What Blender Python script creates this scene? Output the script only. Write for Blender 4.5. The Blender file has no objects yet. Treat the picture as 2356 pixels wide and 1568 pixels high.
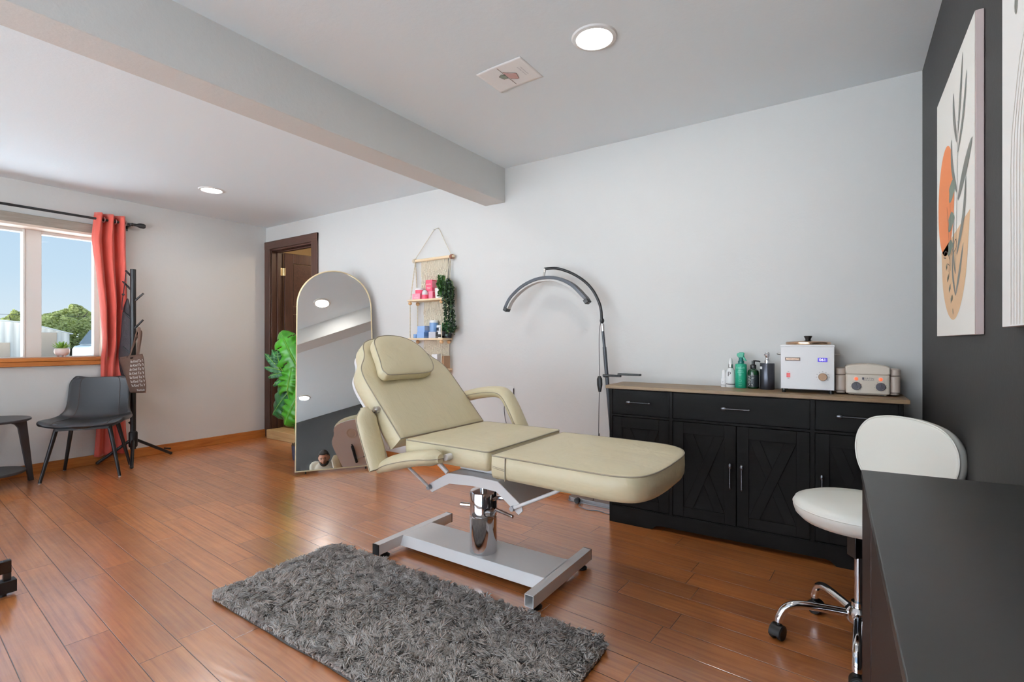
import bpy, bmesh, math, random
from mathutils import Vector as V, Matrix as M, noise as NZ
random.seed(7)
SC = bpy.context.scene
COL = SC.collection
PI = math.pi
rad = math.radians

# ---------------------------------------------------------------- materials
def lin(r, g, b):
    f = lambda c: (c/255/12.92) if c/255 <= 0.04045 else ((c/255+0.055)/1.055)**2.4
    return (f(r), f(g), f(b), 1.0)

class NT:
    def __init__(s, name):
        s.m = bpy.data.materials.new(name); s.m.use_nodes = True
        s.t = s.m.node_tree; s.t.nodes.clear()
        s.out = s.n('ShaderNodeOutputMaterial')
    def n(s, k, **kw):
        o = s.t.nodes.new(k)
        for a, b in kw.items(): setattr(o, a, b)
        return o
    def l(s, a, b): s.t.links.new(a, b)
    def math(s, op, a, b=None, c=None):
        o = s.n('ShaderNodeMath', operation=op)
        for i, v in enumerate((a, b, c)):
            if v is None: continue
            if isinstance(v, (int, float)): o.inputs[i].default_value = v
            else: s.l(v, o.inputs[i])
        return o.outputs[0]
    def mix(s, fac, a, b, mode='MIX'):
        o = s.n('ShaderNodeMix', data_type='RGBA', blend_type=mode)
        for i, v in ((0, fac), (6, a), (7, b)):
            if isinstance(v, (int, float)): o.inputs[i].default_value = v
            elif isinstance(v, (tuple, list)): o.inputs[i].default_value = v
            else: s.l(v, o.inputs[i])
        return o.outputs[2]
    def ramp(s, fac, stops):
        o = s.n('ShaderNodeValToRGB'); s.l(fac, o.inputs[0])
        e = o.color_ramp.elements
        while len(e) < len(stops): e.new(0.5)
        for q, (p, c) in zip(e, stops):
            q.position = p; q.color = c
        return o.outputs[0]
    def coord(s, scale=(1, 1, 1), rot=(0, 0, 0), kind='Object'):
        c = s.n('ShaderNodeTexCoord'); mp = s.n('ShaderNodeMapping')
        mp.inputs['Scale'].default_value = scale; mp.inputs['Rotation'].default_value = rot
        s.l(c.outputs[kind], mp.inputs[0]); return mp.outputs[0]
    def noise(s, vec, scale, detail=3, rough=0.5, dist=0):
        o = s.n('ShaderNodeTexNoise'); s.l(vec, o.inputs['Vector'])
        o.inputs['Scale'].default_value = scale; o.inputs['Detail'].default_value = detail
        o.inputs['Roughness'].default_value = rough; o.inputs['Distortion'].default_value = dist
        return o.outputs[0]
    def bump(s, h, strength, dist=0.01):
        o = s.n('ShaderNodeBump'); s.l(h, o.inputs['Height'])
        o.inputs['Strength'].default_value = strength; o.inputs['Distance'].default_value = dist
        return o.outputs[0]
    def bsdf(s, color, rough=0.5, metal=0.0, spec=0.5, normal=None, coat=0, emit=None, es=0, sheen=0, trans=0):
        p = s.n('ShaderNodeBsdfPrincipled')
        def st(k, v):
            if isinstance(v, (int, float, tuple, list)): p.inputs[k].default_value = v
            else: s.l(v, p.inputs[k])
        st('Base Color', color); st('Roughness', rough); st('Metallic', metal)
        st('Specular IOR Level', spec)
        if coat: st('Coat Weight', coat); st('Coat Roughness', 0.08)
        if sheen: st('Sheen Weight', sheen)
        if trans: st('Transmission Weight', trans)
        if normal is not None: s.l(normal, p.inputs['Normal'])
        if emit: st('Emission Color', emit); st('Emission Strength', es)
        s.l(p.outputs[0], s.out.inputs[0])
        return s.m

def mat(name, col, rough=0.5, metal=0.0, spec=0.5, bump=None, var=None, **kw):
    t = NT(name)
    c = col if len(col) == 4 else lin(*col)
    color, normal = c, None
    if bump or var: vec = t.coord()
    if var:
        sc, am = var
        f = t.noise(vec, sc, 4, 0.6)
        a = tuple(min(1, x*(1-am)) for x in c[:3])+(1,); b = tuple(min(1, x*(1+am)) for x in c[:3])+(1,)
        color = t.ramp(f, [(0.3, a), (0.7, b)])
    if bump:
        normal = t.bump(t.noise(vec, bump[0], 3, 0.55), bump[1], bump[2] if len(bump) > 2 else 0.002)
    return t.bsdf(color, rough, metal, spec, normal, **kw)

def wood(name, c1, c2, rough=0.45, axis='x', scale=1.0, spec=0.4, knots=False):
    t = NT(name)
    s = {'x': (1.5, 22, 22), 'y': (22, 1.5, 22), 'z': (22, 22, 1.5)}[axis]
    vec = t.coord(tuple(q*scale for q in s))
    f = t.noise(vec, 1.6, 6, 0.62, 1.2)
    col = t.ramp(f, [(0.28, lin(*c1)), (0.72, lin(*c2))])
    if knots:
        v2 = t.coord(tuple(q*scale*0.3 for q in s))
        k = t.noise(v2, 1.5, 1, 0.4)
        km = t.ramp(k, [(0.66, (0, 0, 0, 1)), (0.74, (1, 1, 1, 1))])
        col = t.mix(km, col, tuple(x*0.35 for x in lin(*c1)[:3])+(1,))
    return t.bsdf(col, rough, 0, spec, t.bump(f, 0.15, 0.002))

def floor_mat():
    t = NT('bamboo_plank_floor')
    vec = t.coord((1, 1, 1), (0, 0, rad(3.74)))
    sp = t.n('ShaderNodeSeparateXYZ'); t.l(vec, sp.inputs[0])
    u, v = sp.outputs[0], sp.outputs[1]
    W, L = 0.131, 0.93
    vv = t.math('DIVIDE', t.math('SUBTRACT', v, 0.70), W)
    row = t.math('FLOOR', vv); fv = t.math('SUBTRACT', vv, row)
    wn = t.n('ShaderNodeTexWhiteNoise', noise_dimensions='1D'); t.l(row, wn.inputs['W'])
    uu = t.math('ADD', t.math('DIVIDE', u, L), t.math('MULTIPLY', wn.outputs[0], 7.3))
    pk = t.math('FLOOR', uu); fu = t.math('SUBTRACT', uu, pk)
    cb = t.n('ShaderNodeCombineXYZ'); t.l(row, cb.inputs[0]); t.l(pk, cb.inputs[1])
    w2 = t.n('ShaderNodeTexWhiteNoise', noise_dimensions='2D'); t.l(cb.outputs[0], w2.inputs['Vector'])
    rnd = w2.outputs[0]
    # grain: long streaks shifted per plank
    gc = t.n('ShaderNodeCombineXYZ')
    t.l(t.math('ADD', t.math('MULTIPLY', u, 2.2), t.math('MULTIPLY', rnd, 31)), gc.inputs[0])
    t.l(t.math('ADD', t.math('MULTIPLY', v, 60), t.math('MULTIPLY', rnd, 17)), gc.inputs[1])
    g = t.noise(gc.outputs[0], 1.0, 5, 0.6)
    g2 = t.noise(vec, 3.0, 3, 0.55)
    base = t.ramp(g, [(0.25, lin(150, 82, 38)), (0.5, lin(184, 110, 54)), (0.78, lin(204, 133, 71))])
    tint = t.ramp(rnd, [(0.0, (0.82, 0.78, 0.76, 1)), (0.5, (1.0, 1.0, 1.0, 1)), (1.0, (1.16, 1.14, 1.1, 1))])
    col = t.mix(1.0, base, tint, 'MULTIPLY')
    blot = t.ramp(g2, [(0.3, (0.86, 0.84, 0.84, 1)), (0.7, (1.08, 1.08, 1.06, 1))])
    col = t.mix(1.0, col, blot, 'MULTIPLY')
    ed = t.math('MULTIPLY', t.math('MINIMUM', fv, t.math('SUBTRACT', 1.0, fv)), W)
    eu = t.math('MULTIPLY', t.math('MINIMUM', fu, t.math('SUBTRACT', 1.0, fu)), L)
    e = t.math('MINIMUM', ed, eu)
    seam = t.n('ShaderNodeMapRange', interpolation_type='SMOOTHSTEP')
    t.l(e, seam.inputs[0]); seam.inputs[1].default_value = 0.0004; seam.inputs[2].default_value = 0.0022
    sm = seam.outputs[0]
    col = t.mix(sm, lin(74, 38, 22), col)
    # hand-scraped ripples
    rc = t.n('ShaderNodeCombineXYZ')
    t.l(t.math('ADD', t.math('MULTIPLY', u, 3.2), t.math('MULTIPLY', rnd, 9)), rc.inputs[0])
    t.l(t.math('ADD', t.math('MULTIPLY', v, 42), t.math('MULTIPLY', u, -7.0)), rc.inputs[1])
    rip = t.noise(rc.outputs[0], 1.0, 1, 0.4)
    h = t.math('ADD', t.math('MULTIPLY', rip, 0.6), t.math('MULTIPLY', sm, 0.9))
    h = t.math('ADD', h, t.math('MULTIPLY', g, 0.05))
    dust = t.noise(vec, 22.0, 4, 0.7)
    rg = t.ramp(dust, [(0.3, (0.30, 0.30, 0.30, 1)), (0.75, (0.42, 0.42, 0.42, 1))])
    m = t.bsdf(col, rg, 0, 0.6, t.bump(h, 0.45, 0.0022), coat=1.0)
    p = [n for n in t.t.nodes if n.type == 'BSDF_PRINCIPLED'][0]; p.inputs['Coat IOR'].default_value = 2.8; p.inputs['Coat Roughness'].default_value = 0.22
    t.l(p.inputs['Normal'].links[0].from_socket, p.inputs['Coat Normal'])
    return m

def wall_mat(name, col, scale=140, strength=0.25, rough=0.85):
    t = NT(name)
    vec = t.coord()
    n = t.noise(vec, scale, 3, 0.5)
    n2 = t.noise(vec, scale*0.32, 2, 0.5)
    h = t.math('ADD', t.math('MULTIPLY', n, 0.5), n2)
    return t.bsdf(lin(*col), rough, 0, 0.25, t.bump(h, strength, 0.003))

def glass_mat():
    t = NT('window_glass')
    tr = t.n('ShaderNodeBsdfTransparent'); gl = t.n('ShaderNodeBsdfGlossy'); gl.inputs['Roughness'].default_value = 0.01
    tr.inputs[0].default_value = (0.96, 0.98, 0.98, 1)
    lw = t.n('ShaderNodeFresnel'); lw.inputs['IOR'].default_value = 1.07
    mx = t.n('ShaderNodeMixShader'); t.l(lw.outputs[0], mx.inputs[0]); t.l(tr.outputs[0], mx.inputs[1]); t.l(gl.outputs[0], mx.inputs[2])
    t.l(mx.outputs[0], t.out.inputs[0]); return t.m

def emit_mat(name, col, s):
    t = NT(name); e = t.n('ShaderNodeEmission'); e.inputs[0].default_value = col; e.inputs[1].default_value = s
    t.l(e.outputs[0], t.out.inputs[0]); return t.m

def vinyl(name, col, wr=0.5):
    t = NT(name)
    vec = t.coord((1, 1, 1))
    a = t.noise(vec, 5.5, 3, 0.55, 1.4)
    b = t.noise(t.coord((3, 26, 10)), 1.6, 3, 0.6, 0.8)
    c = t.noise(vec, 420, 2, 0.5)
    h = t.math('ADD', t.math('MULTIPLY', a, wr), t.math('MULTIPLY', b, wr*0.35))
    h = t.math('ADD', h, t.math('MULTIPLY', c, 0.012))
    return t.bsdf(lin(*col), 0.38, 0, 0.45, t.bump(h, 0.35, 0.012))

def corrugated(name, col):
    t = NT(name)
    vec = t.coord()
    w = t.n('ShaderNodeTexWave', wave_type='BANDS', bands_direction='Y'); t.l(vec, w.inputs['Vector'])
    w.inputs['Scale'].default_value = 0.8
    return t.bsdf(t.ramp(w.outputs[0], [(0.1, tuple(x*0.82 for x in lin(*col)[:3])+(1,)), (0.5, lin(*col))]), 0.5, 0, 0.3, t.bump(w.outputs[0], 0.5, 0.05))

MT = {}
MT['wall'] = wall_mat('white_wall_paint', (211, 210, 207))
MT['ceil'] = wall_mat('white_ceiling_paint', (233, 241, 245), 160, 0.2)
MT['dark'] = wall_mat('charcoal_wall_paint', (51, 49, 48), 150, 0.12, 0.6)
MT['hall'] = wall_mat('beige_hall_paint', (205, 185, 150))
MT['floor'] = floor_mat()
MT['oak'] = wood('orange_pine', (150, 84, 34), (190, 120, 60), 0.4, 'y', 1, 0.4, True)
MT['oakx'] = wood('orange_pine_along', (150, 84, 34), (190, 120, 60), 0.4, 'x', 1, 0.4, True)
MT['greywood'] = wood('weathered_board', (120, 108, 98), (158, 146, 134), 0.7, 'y')
MT['paleboard'] = mat('pale_board_edge', (226, 205, 188), 0.6)
MT['rawwood'] = wood('raw_lumber', (176, 142, 92), (214, 184, 136), 0.7, 'x', 1, 0.3, True)
MT['walnut'] = wood('dark_stained_wood', (50, 30, 23), (80, 52, 41), 0.42, 'z', 1, 0.45)
MT['walnutx'] = wood('dark_stained_wood_across', (52, 31, 24), (80, 52, 41), 0.42, 'x', 1, 0.45)
MT['cream'] = vinyl('cream_vinyl', (201, 189, 156), 1.5)
MT['creampale'] = vinyl('pale_cream_vinyl', (222, 210, 192), 0.35)
MT['piping'] = mat('grey_piping', (150, 140, 122), 0.5)
MT['whitemetal'] = mat('white_powder_coat', (222, 220, 219), 0.3, 0, 0.5)
MT['greymetal'] = mat('grey_metal', (150, 152, 155), 0.35, 0.8)
MT['chrome'] = mat('chrome', (225, 225, 228), 0.07, 1.0)
MT['brushed'] = mat('brushed_steel', (200, 198, 196), 0.28, 1.0)
MT['black'] = mat('black_plastic', (22, 22, 23), 0.45)
MT['blackmetal'] = mat('black_metal', (30, 29, 31), 0.4, 0.2)
MT['blackglossy'] = mat('glossy_black', (20, 20, 21), 0.18)
MT['leather'] = mat('charcoal_leather', (52, 52, 55), 0.34, 0, 0.5, bump=(300, 0.15, 0.001))
MT['leatherseam'] = mat('leather_seam', (62, 46, 42), 0.6)
MT['darkwood'] = mat('dark_grey_table', (58, 55, 58), 0.4, 0, 0.5, var=(14, 0.12))
MT['cabinet'] = wood('black_wood_grain', (9, 8, 7), (18, 15, 13), 0.6, 'x', 1.2, 0.16)
MT['countertop'] = wood('oak_countertop', (116, 92, 66), (150, 124, 92), 0.42, 'x', 0.9)
MT['white'] = mat('white_plastic', (228, 228, 228), 0.35)
MT['offwhite'] = mat('warm_white_plastic', (212, 200, 184), 0.38)
MT['offwhite2'] = mat('taupe_plastic', (186, 170, 157), 0.4)
MT['stoolwhite'] = mat('white_vinyl', (226, 225, 216), 0.33, 0, 0.5)
MT['desk'] = mat('black_laminate', (52, 51, 50), 0.36, 0, 0.5, var=(5, 0.14), bump=(60, 0.05, 0.001))
MT['deskside'] = mat('dark_brown_laminate', (42, 30, 27), 0.55, 0, 0.2)
MT['pullmetal'] = mat('dark_pull_metal', (96, 96, 100), 0.25, 0.9)
MT['gold'] = mat('brushed_gold', (222, 206, 170), 0.3, 1.0)
MT['copper'] = mat('rose_gold_lid', (196, 160, 132), 0.25, 1.0)
MT['mirror'] = mat('mirror_glass', (214, 215, 214), 0.0, 1.0)
MT['curtain'] = mat('coral_red_fabric', (190, 74, 60), 0.55, 0, 0.4, bump=(9, 0.25, 0.02), sheen=0.3)
MT['toteb'] = mat('brown_canvas', (96, 72, 60), 0.75, 0, 0.3, bump=(22, 0.5, 0.01))
MT['darkbag'] = mat('dark_brown_cloth', (46, 35, 38), 0.6, 0, 0.4, bump=(16, 0.6, 0.015))
MT['print'] = mat('white_print', (225, 222, 216), 0.7)
MT['printgrey'] = mat('grey_print', (150, 148, 148), 0.7)
MT['printdark'] = mat('dark_print', (50, 48, 50), 0.7)
MT['rope'] = mat('cotton_rope', (216, 206, 186), 0.9, 0, 0.2, bump=(160, 0.6, 0.003))
MT['shelfwood'] = wood('pale_pine', (222, 196, 158), (238, 216, 184), 0.55, 'x')
MT['bead'] = wood('beech_bead', (196, 152, 108), (220, 180, 136), 0.5, 'z')
MT['knot'] = mat('brown_cord', (130, 84, 64), 0.8)
MT['pink'] = mat('raspberry_pink', (214, 72, 100), 0.45)
MT['pinkpale'] = mat('pale_pink', (228, 140, 160), 0.45)
MT['blue'] = mat('powder_blue', (140, 170, 214), 0.45)
MT['bluedeep'] = mat('steel_blue', (112, 146, 190), 0.4)
MT['greybox'] = mat('silver_grey_card', (186, 188, 196), 0.5)
MT['blackpot'] = mat('dark_planter', (40, 42, 50), 0.5)
MT['navy'] = mat('slate_blue_pot', (54, 60, 82), 0.5)
MT['whitepot'] = mat('white_ceramic', (232, 230, 224), 0.3)
MT['pinkpot'] = mat('blush_ceramic', (226, 208, 202), 0.35)
MT['leaf'] = mat('bright_leaf', (62, 138, 26), 0.32, 0, 0.5, var=(9, 0.35))
MT['leafdark'] = mat('deep_leaf', (34, 92, 46), 0.35, 0, 0.5, var=(9, 0.3))
MT['leafrib'] = mat('leaf_rib', (140, 186, 70), 0.45)
MT['stem'] = mat('plant_stem', (112, 148, 52), 0.5)
MT['ivy'] = mat('trailing_leaf', (44, 84, 28), 0.45, 0, 0.4, var=(30, 0.4))
MT['ivydark'] = mat('trailing_leaf_dark', (30, 52, 34), 0.45, 0, 0.4, var=(30, 0.4))
MT['succ'] = mat('succulent_leaf', (126, 164, 62), 0.5, 0, 0.4, var=(20, 0.3))
MT['soil'] = mat('potting_moss', (120, 92, 66), 0.95, bump=(90, 0.8, 0.01))
MT['teal'] = mat('teal_bottle', (22, 150, 118), 0.35)
MT['tealdark'] = mat('teal_trigger', (18, 104, 98), 0.35)
MT['tealpale'] = mat('pale_teal_print', (150, 216, 196), 0.6)
MT['amber'] = mat('green_glass_bottle', (12, 58, 26), 0.1, 0, 0.6)
MT['amberlabel'] = mat('dark_label', (26, 36, 40), 0.4)
MT['gunmetal'] = mat('gunmetal_dispenser', (66, 67, 74), 0.28, 0.7)
MT['rug'] = mat('grey_shag_pile', (190, 183, 178), 0.95, 0, 0.1, var=(16, 0.22))
MT['rugbase'] = mat('grey_rug_backing', (96, 92, 90), 0.95)
MT['canvas'] = mat('canvas_white', (240, 238, 232), 0.8, bump=(500, 0.1, 0.001))
MT['canvasedge'] = mat('canvas_edge', (190, 172, 168), 0.8)
MT['arto'] = mat('art_terracotta', (216, 126, 76), 0.8)
MT['artt'] = mat('art_sand', (218, 180, 142), 0.8)
MT['artg'] = mat('art_sage', (122, 134, 122), 0.8)
MT['artg2'] = mat('art_slate', (124, 124, 118), 0.8)
MT['artl'] = mat('art_line', (92, 84, 80), 0.8)
MT['artb'] = mat('art_beige_line', (206, 196, 184), 0.8)
MT['arttop'] = mat('canvas_print_white', (240, 239, 236), 0.8)
MT['paper'] = mat('white_paper', (246, 246, 245), 0.8)
MT['papertext'] = mat('paper_text', (176, 174, 180), 0.8)
MT['pinkhand'] = mat('drawing_pink', (198, 162, 156), 0.8)
MT['sagehand'] = mat('drawing_sage', (140, 146, 128), 0.8)
MT['outline'] = mat('drawing_outline', (112, 86, 82), 0.8)
MT['lampgrey'] = mat('lamp_housing', (60, 62, 68), 0.35, 0.1)
MT['diffuser'] = mat('lamp_diffuser', (196, 192, 188), 0.5)
MT['glass'] = glass_mat()
MT['vinylframe'] = mat('white_window_vinyl', (226, 222, 216), 0.45)
MT['trimring'] = mat('white_trim_ring', (226, 225, 222), 0.45)
MT['lamp'] = emit_mat('led_lens', (1.0, 0.98, 0.95, 1), 25)
MT['redlamp'] = mat('orange_indicator', (230, 92, 50), 0.3, emit=lin(235, 84, 44), es=0.8)
MT['redswitch'] = mat('red_rocker', (150, 24, 22), 0.3, emit=lin(220, 60, 50), es=0.25)
MT['display'] = mat('blue_display', (56, 36, 150), 0.3, emit=lin(60, 40, 170), es=0.5)
MT['digit'] = mat('display_digit', (240, 235, 255), 0.3, emit=lin(235, 230, 255), es=1.0)
MT['plateW'] = mat('wall_plate_white', (213, 211, 208), 0.5)
MT['plate'] = mat('bronze_nameplate', (64, 48, 40), 0.25, 0.6)
MT['tan'] = mat('tan_dial', (168, 132, 100), 0.4)
MT['dial'] = mat('grey_dial', (74, 70, 78), 0.35)
MT['redgrey'] = mat('grey_card', (120, 122, 128), 0.5)
MT['skin'] = mat('skin', (172, 118, 92), 0.55, 0, 0.4, var=(14, 0.1))
MT['hair'] = mat('dark_hair', (38, 28, 22), 0.6, bump=(140, 0.8, 0.006))
MT['shirt'] = mat('pale_grey_shirt', (196, 190, 174), 0.85, bump=(40, 0.2, 0.004))
MT['jeans'] = mat('dark_trousers', (44, 48, 58), 0.85)
MT['siding'] = corrugated('white_metal_siding', (244, 242, 238))
MT['roofw'] = mat('pale_roof', (226, 228, 231), 0.5)
MT['shade'] = mat('beige_door_panel', (176, 162, 150), 0.6)
MT['gravel'] = mat('asphalt_ground', (150, 150, 146), 0.95, var=(3, 0.2))
MT['paving'] = mat('grey_bounce_strip', (84, 88, 92), 0.9, var=(2, 0.1))
MT['plaster'] = mat('grey_plaster', (96, 98, 102), 0.9, var=(2, 0.08))
MT['concrete'] = mat('pale_bounce_slab', (232, 238, 243), 0.9, var=(2, 0.06))
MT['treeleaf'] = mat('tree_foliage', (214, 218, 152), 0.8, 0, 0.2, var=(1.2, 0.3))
MT['treetrunk'] = mat('tree_bark', (92, 80, 68), 0.9)
MT['carpaint'] = mat('pale_blue_car_paint', (216, 228, 234), 0.25, 0, 0.5)
MT['carglass'] = mat('dark_car_glass', (52, 64, 74), 0.1)

# ---------------------------------------------------------------- mesh helpers
def _x(bm, n, T):
    if T is not None:
        bm.verts.ensure_lookup_table()
        for v in bm.verts[n:]: v.co = T @ v.co

def box(bm, x0, x1, y0, y1, z0, z1, T=None, mi=0):
    n = len(bm.verts)
    vs = [bm.verts.new((x, y, z)) for x in (x0, x1) for y in (y0, y1) for z in (z0, z1)]
    for f in ((0, 1, 3, 2), (4, 6, 7, 5), (0, 4, 5, 1), (2, 3, 7, 6), (0, 2, 6, 4), (1, 5, 7, 3)):
        bm.faces.new([vs[i] for i in f]).material_index = mi
    _x(bm, n, T)

def frame_of(d):
    d = d.normalized()
    up = V((0, 0, 1)) if abs(d.z) < 0.95 else V((0, 1, 0))
    a = up.cross(d).normalized(); b = d.cross(a).normalized()
    return a, b

def tube(bm, pts, r, seg=10, closed=False, cap=True, T=None, mi=0, flat=1.0):
    """sweep a circle (radius r or a list) along pts; flat scales the second cross axis"""
    n0 = len(bm.verts)
    P = [V(p) for p in pts]; N = len(P)
    R = r if isinstance(r, (list, tuple)) else [r]*N
    rings = []; a = None
    for i in range(N):
        if closed: d = P[(i+1) % N]-P[i-1]
        else: d = P[min(i+1, N-1)]-P[max(i-1, 0)]
        d = d.normalized()
        if a is None: a, b = frame_of(d)
        else:
            a = (a-d*a.dot(d)); a = a.normalized() if a.length > 1e-6 else frame_of(d)[0]
            b = d.cross(a)
        rings.append([bm.verts.new(P[i]+(a*math.cos(2*PI*k/seg)+b*math.sin(2*PI*k/seg)*flat)*R[i]) for k in range(seg)])
    for i in range(N if closed else N-1):
        A, B = rings[i], rings[(i+1) % N]
        for k in range(seg):
            bm.faces.new((A[k], A[(k+1) % seg], B[(k+1) % seg], B[k])).material_index = mi
    if cap and not closed:
        bm.faces.new(rings[0][::-1]).material_index = mi; bm.faces.new(rings[-1]).material_index = mi
    _x(bm, n0, T)

def cyl(bm, p0, p1, r0, r1=None, seg=20, T=None, mi=0):
    tube(bm, (p0, p1), [r0, r0 if r1 is None else r1], seg, T=T, mi=mi)

def lathe(bm, prof, seg=32, T=None, mi=0, c=(0, 0, 0)):
    n0 = len(bm.verts); rings = []
    for r, z in prof:
        if r < 1e-6: rings.append([bm.verts.new((c[0], c[1], c[2]+z))])
        else: rings.append([bm.verts.new((c[0]+r*math.cos(2*PI*k/seg), c[1]+r*math.sin(2*PI*k/seg), c[2]+z)) for k in range(seg)])
    for A, B in zip(rings, rings[1:]):
        for k in range(seg):
            k2 = (k+1) % seg
            if len(A) == 1 and len(B) == 1: continue
            if len(A) == 1: f = (A[0], B[k2], B[k])
            elif len(B) == 1: f = (A[k], A[k2], B[0])
            else: f = (A[k], A[k2], B[k2], B[k])
            bm.faces.new(f).material_index = mi
    for ring, rev in ((rings[0], True), (rings[-1], False)):
        if len(ring) > 1: bm.faces.new(ring[::-1] if rev else ring).material_index = mi
    _x(bm, n0, T)

def prism(bm, poly, z0, z1, T=None, mi=0):
    n0 = len(bm.verts)
    A = [bm.verts.new((x, y, z0)) for x, y in poly]; B = [bm.verts.new((x, y, z1)) for x, y in poly]
    n = len(poly)
    bm.faces.new(A[::-1]).material_index = mi; bm.faces.new(B).material_index = mi
    for i in range(n): bm.faces.new((A[i], A[(i+1) % n], B[(i+1) % n], B[i])).material_index = mi
    _x(bm, n0, T)

def flat(bm, poly, z, T=None, mi=0):
    n0 = len(bm.verts)
    bm.faces.new([bm.verts.new((x, y, z)) for x, y in poly]).material_index = mi
    _x(bm, n0, T)

def ball(bm, c, r, T=None, sx=1, sy=1, sz=1, seg=16, mi=0):
    n0 = len(bm.verts)
    prof = [(math.sin(PI*i/10)*r, -math.cos(PI*i/10)*r) for i in range(11)]
    prof[0] = (0, -r); prof[-1] = (0, r)
    lathe(bm, prof, seg, mi=mi)
    bm.verts.ensure_lookup_table()
    for v in bm.verts[n0:]: v.co = V((v.co.x*sx+c[0], v.co.y*sy+c[1], v.co.z*sz+c[2]))
    _x(bm, n0, T)

def catmull(pts, n=6, closed=False):
    P = [V(p) if len(p) == 3 else V((p[0], p[1], 0)) for p in pts]; N = len(P); out = []
    for i in range(N if closed else N-1):
        if closed: a, b, c, d = P[i-1], P[i], P[(i+1) % N], P[(i+2) % N]
        else: a, b, c, d = P[max(i-1, 0)], P[i], P[i+1], P[min(i+2, N-1)]
        for k in range(n):
            t = k/n
            out.append(0.5*((2*b)+(c-a)*t+(2*a-5*b+4*c-d)*t*t+(3*b-a-3*c+d)*t**3))
    if not closed: out.append(P[-1])
    return out

def rrect(x0, x1, y0, y1, r, n=6):
    o = []
    for cx, cy, a in ((x1-r, y1-r, 0), (x0+r, y1-r, 90), (x0+r, y0+r, 180), (x1-r, y0+r, 270)):
        for k in range(n+1):
            t = rad(a+90*k/n); o.append((cx+r*math.cos(t), cy+r*math.sin(t)))
    return o

def resample(poly, step):
    out = []
    n = len(poly)
    for i in range(n):
        a = V((poly[i][0], poly[i][1], 0)); b = V((poly[(i+1) % n][0], poly[(i+1) % n][1], 0))
        k = max(1, int((b-a).length/step))
        for j in range(k): q = a.lerp(b, j/k); out.append((q.x, q.y))
    return out

def pad(bm, poly, t, r, crown, T=None, wob=0.0, seed=0, dip=0.0):
    """upholstered pad: outline poly (ccw), z 0..t, edge radius r, crowned top; returns the top edge loop"""
    n0 = len(bm.verts); n = len(poly)
    cx = sum(p[0] for p in poly)/n; cy = sum(p[1] for p in poly)/n
    nor = []
    for i in range(n):
        a, b = poly[i-1], poly[(i+1) % n]
        d = V((b[0]-a[0], b[1]-a[1])).normalized(); nor.append((d.y, -d.x))
    def ring(ins, z): return [bm.verts.new((poly[i][0]-nor[i][0]*ins, poly[i][1]-nor[i][1]*ins, z)) for i in range(n)]
    R = [ring(r*1.2, 0), ring(r*0.3, r*0.25), ring(0, r*0.9), ring(-0.002, t*0.5), ring(0, t-0.006), ring(0.005, t)]
    for s in (0.94, 0.84, 0.7, 0.54, 0.36, 0.18):
        q = []
        for i in range(n):
            x = cx+(poly[i][0]-cx)*s; y = cy+(poly[i][1]-cy)*s
            z = t+crown*(1-s**3)+(NZ.noise(V((x*9+seed, y*9, seed)))*wob)*min(1, (1-s)*6)-dip*max(0, 1-s*1.6)
            q.append(bm.verts.new((x, y, z)))
        R.append(q)
    for A, B in zip(R, R[1:]):
        for i in range(n): bm.faces.new((A[i], A[(i+1) % n], B[(i+1) % n], B[i]))
    bm.faces.new(R[0][::-1])
    c = bm.verts.new((cx, cy, t+crown-dip))
    for i in range(n): bm.faces.new((R[-1][i], R[-1][(i+1) % n], c))
    _x(bm, n0, T)
    e = [V((p[0]-q[0]*0.001, p[1]-q[1]*0.001, t-0.002)) for p, q in zip(poly, nor)]
    return [T @ p for p in e] if T is not None else e

# ---------------------------------------------------------------- object helpers
MW = {}
def thing(name, label, cat, loc=(0, 0, 0), rotz=0.0, group=None):
    o = bpy.data.objects.new(name, None); COL.objects.link(o)
    o.empty_display_size = 0.1; o.location = loc; o.rotation_euler = (0, 0, rotz)
    o['label'] = label; o['category'] = cat
    if group: o['group'] = group
    MW[o.name] = M.Translation(V(loc)) @ M.Rotation(rotz, 4, 'Z')
    return o

def obj(name, bm, m, parent=None, local=False, bevel=0.0, smooth=35, sub=0, label=None, flip=False):
    """link bm as one mesh object; coordinates are world unless local, then the parent's own"""
    bmesh.ops.recalc_face_normals(bm, faces=bm.faces)
    if parent is not None and not local: bm.transform(MW[parent.name].inverted())
    me = bpy.data.meshes.new(name); bm.to_mesh(me); bm.free()
    for q in (m if isinstance(m, (list, tuple)) else [m]): me.materials.append(MT[q])
    if smooth:
        me.polygons.foreach_set('use_smooth', [True]*len(me.polygons))
        me.set_sharp_from_angle(angle=rad(smooth))
    o = bpy.data.objects.new(name, me); COL.objects.link(o)
    if parent is not None:
        o.parent = parent; MW[o.name] = MW[parent.name]
    else: MW[o.name] = M.Identity(4)
    if bevel:
        b = o.modifiers.new('bevel', 'BEVEL'); b.width = bevel; b.segments = 2; b.limit_method = 'ANGLE'; b.angle_limit = rad(40)
    if sub:
        s = o.modifiers.new('subdivision', 'SUBSURF'); s.levels = sub; s.render_levels = sub
    if label: o['label'] = label
    return o

def B(): return bmesh.new()

def tag(o, label, cat, group=None):
    o['label'] = label; o['category'] = cat
    if group: o['group'] = group
    return o

def struct(name, bm, m, parent=None, **kw):
    o = obj(name, bm, m, parent, **kw)
    if parent is None: o['kind'] = 'structure'
    return o

def based(o, loc):
    """move a single-mesh thing's origin to loc (its base)"""
    o.data.transform(M.Translation(-V(loc))); o.location = loc; MW[o.name] = M.Translation(V(loc)); return o

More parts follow.
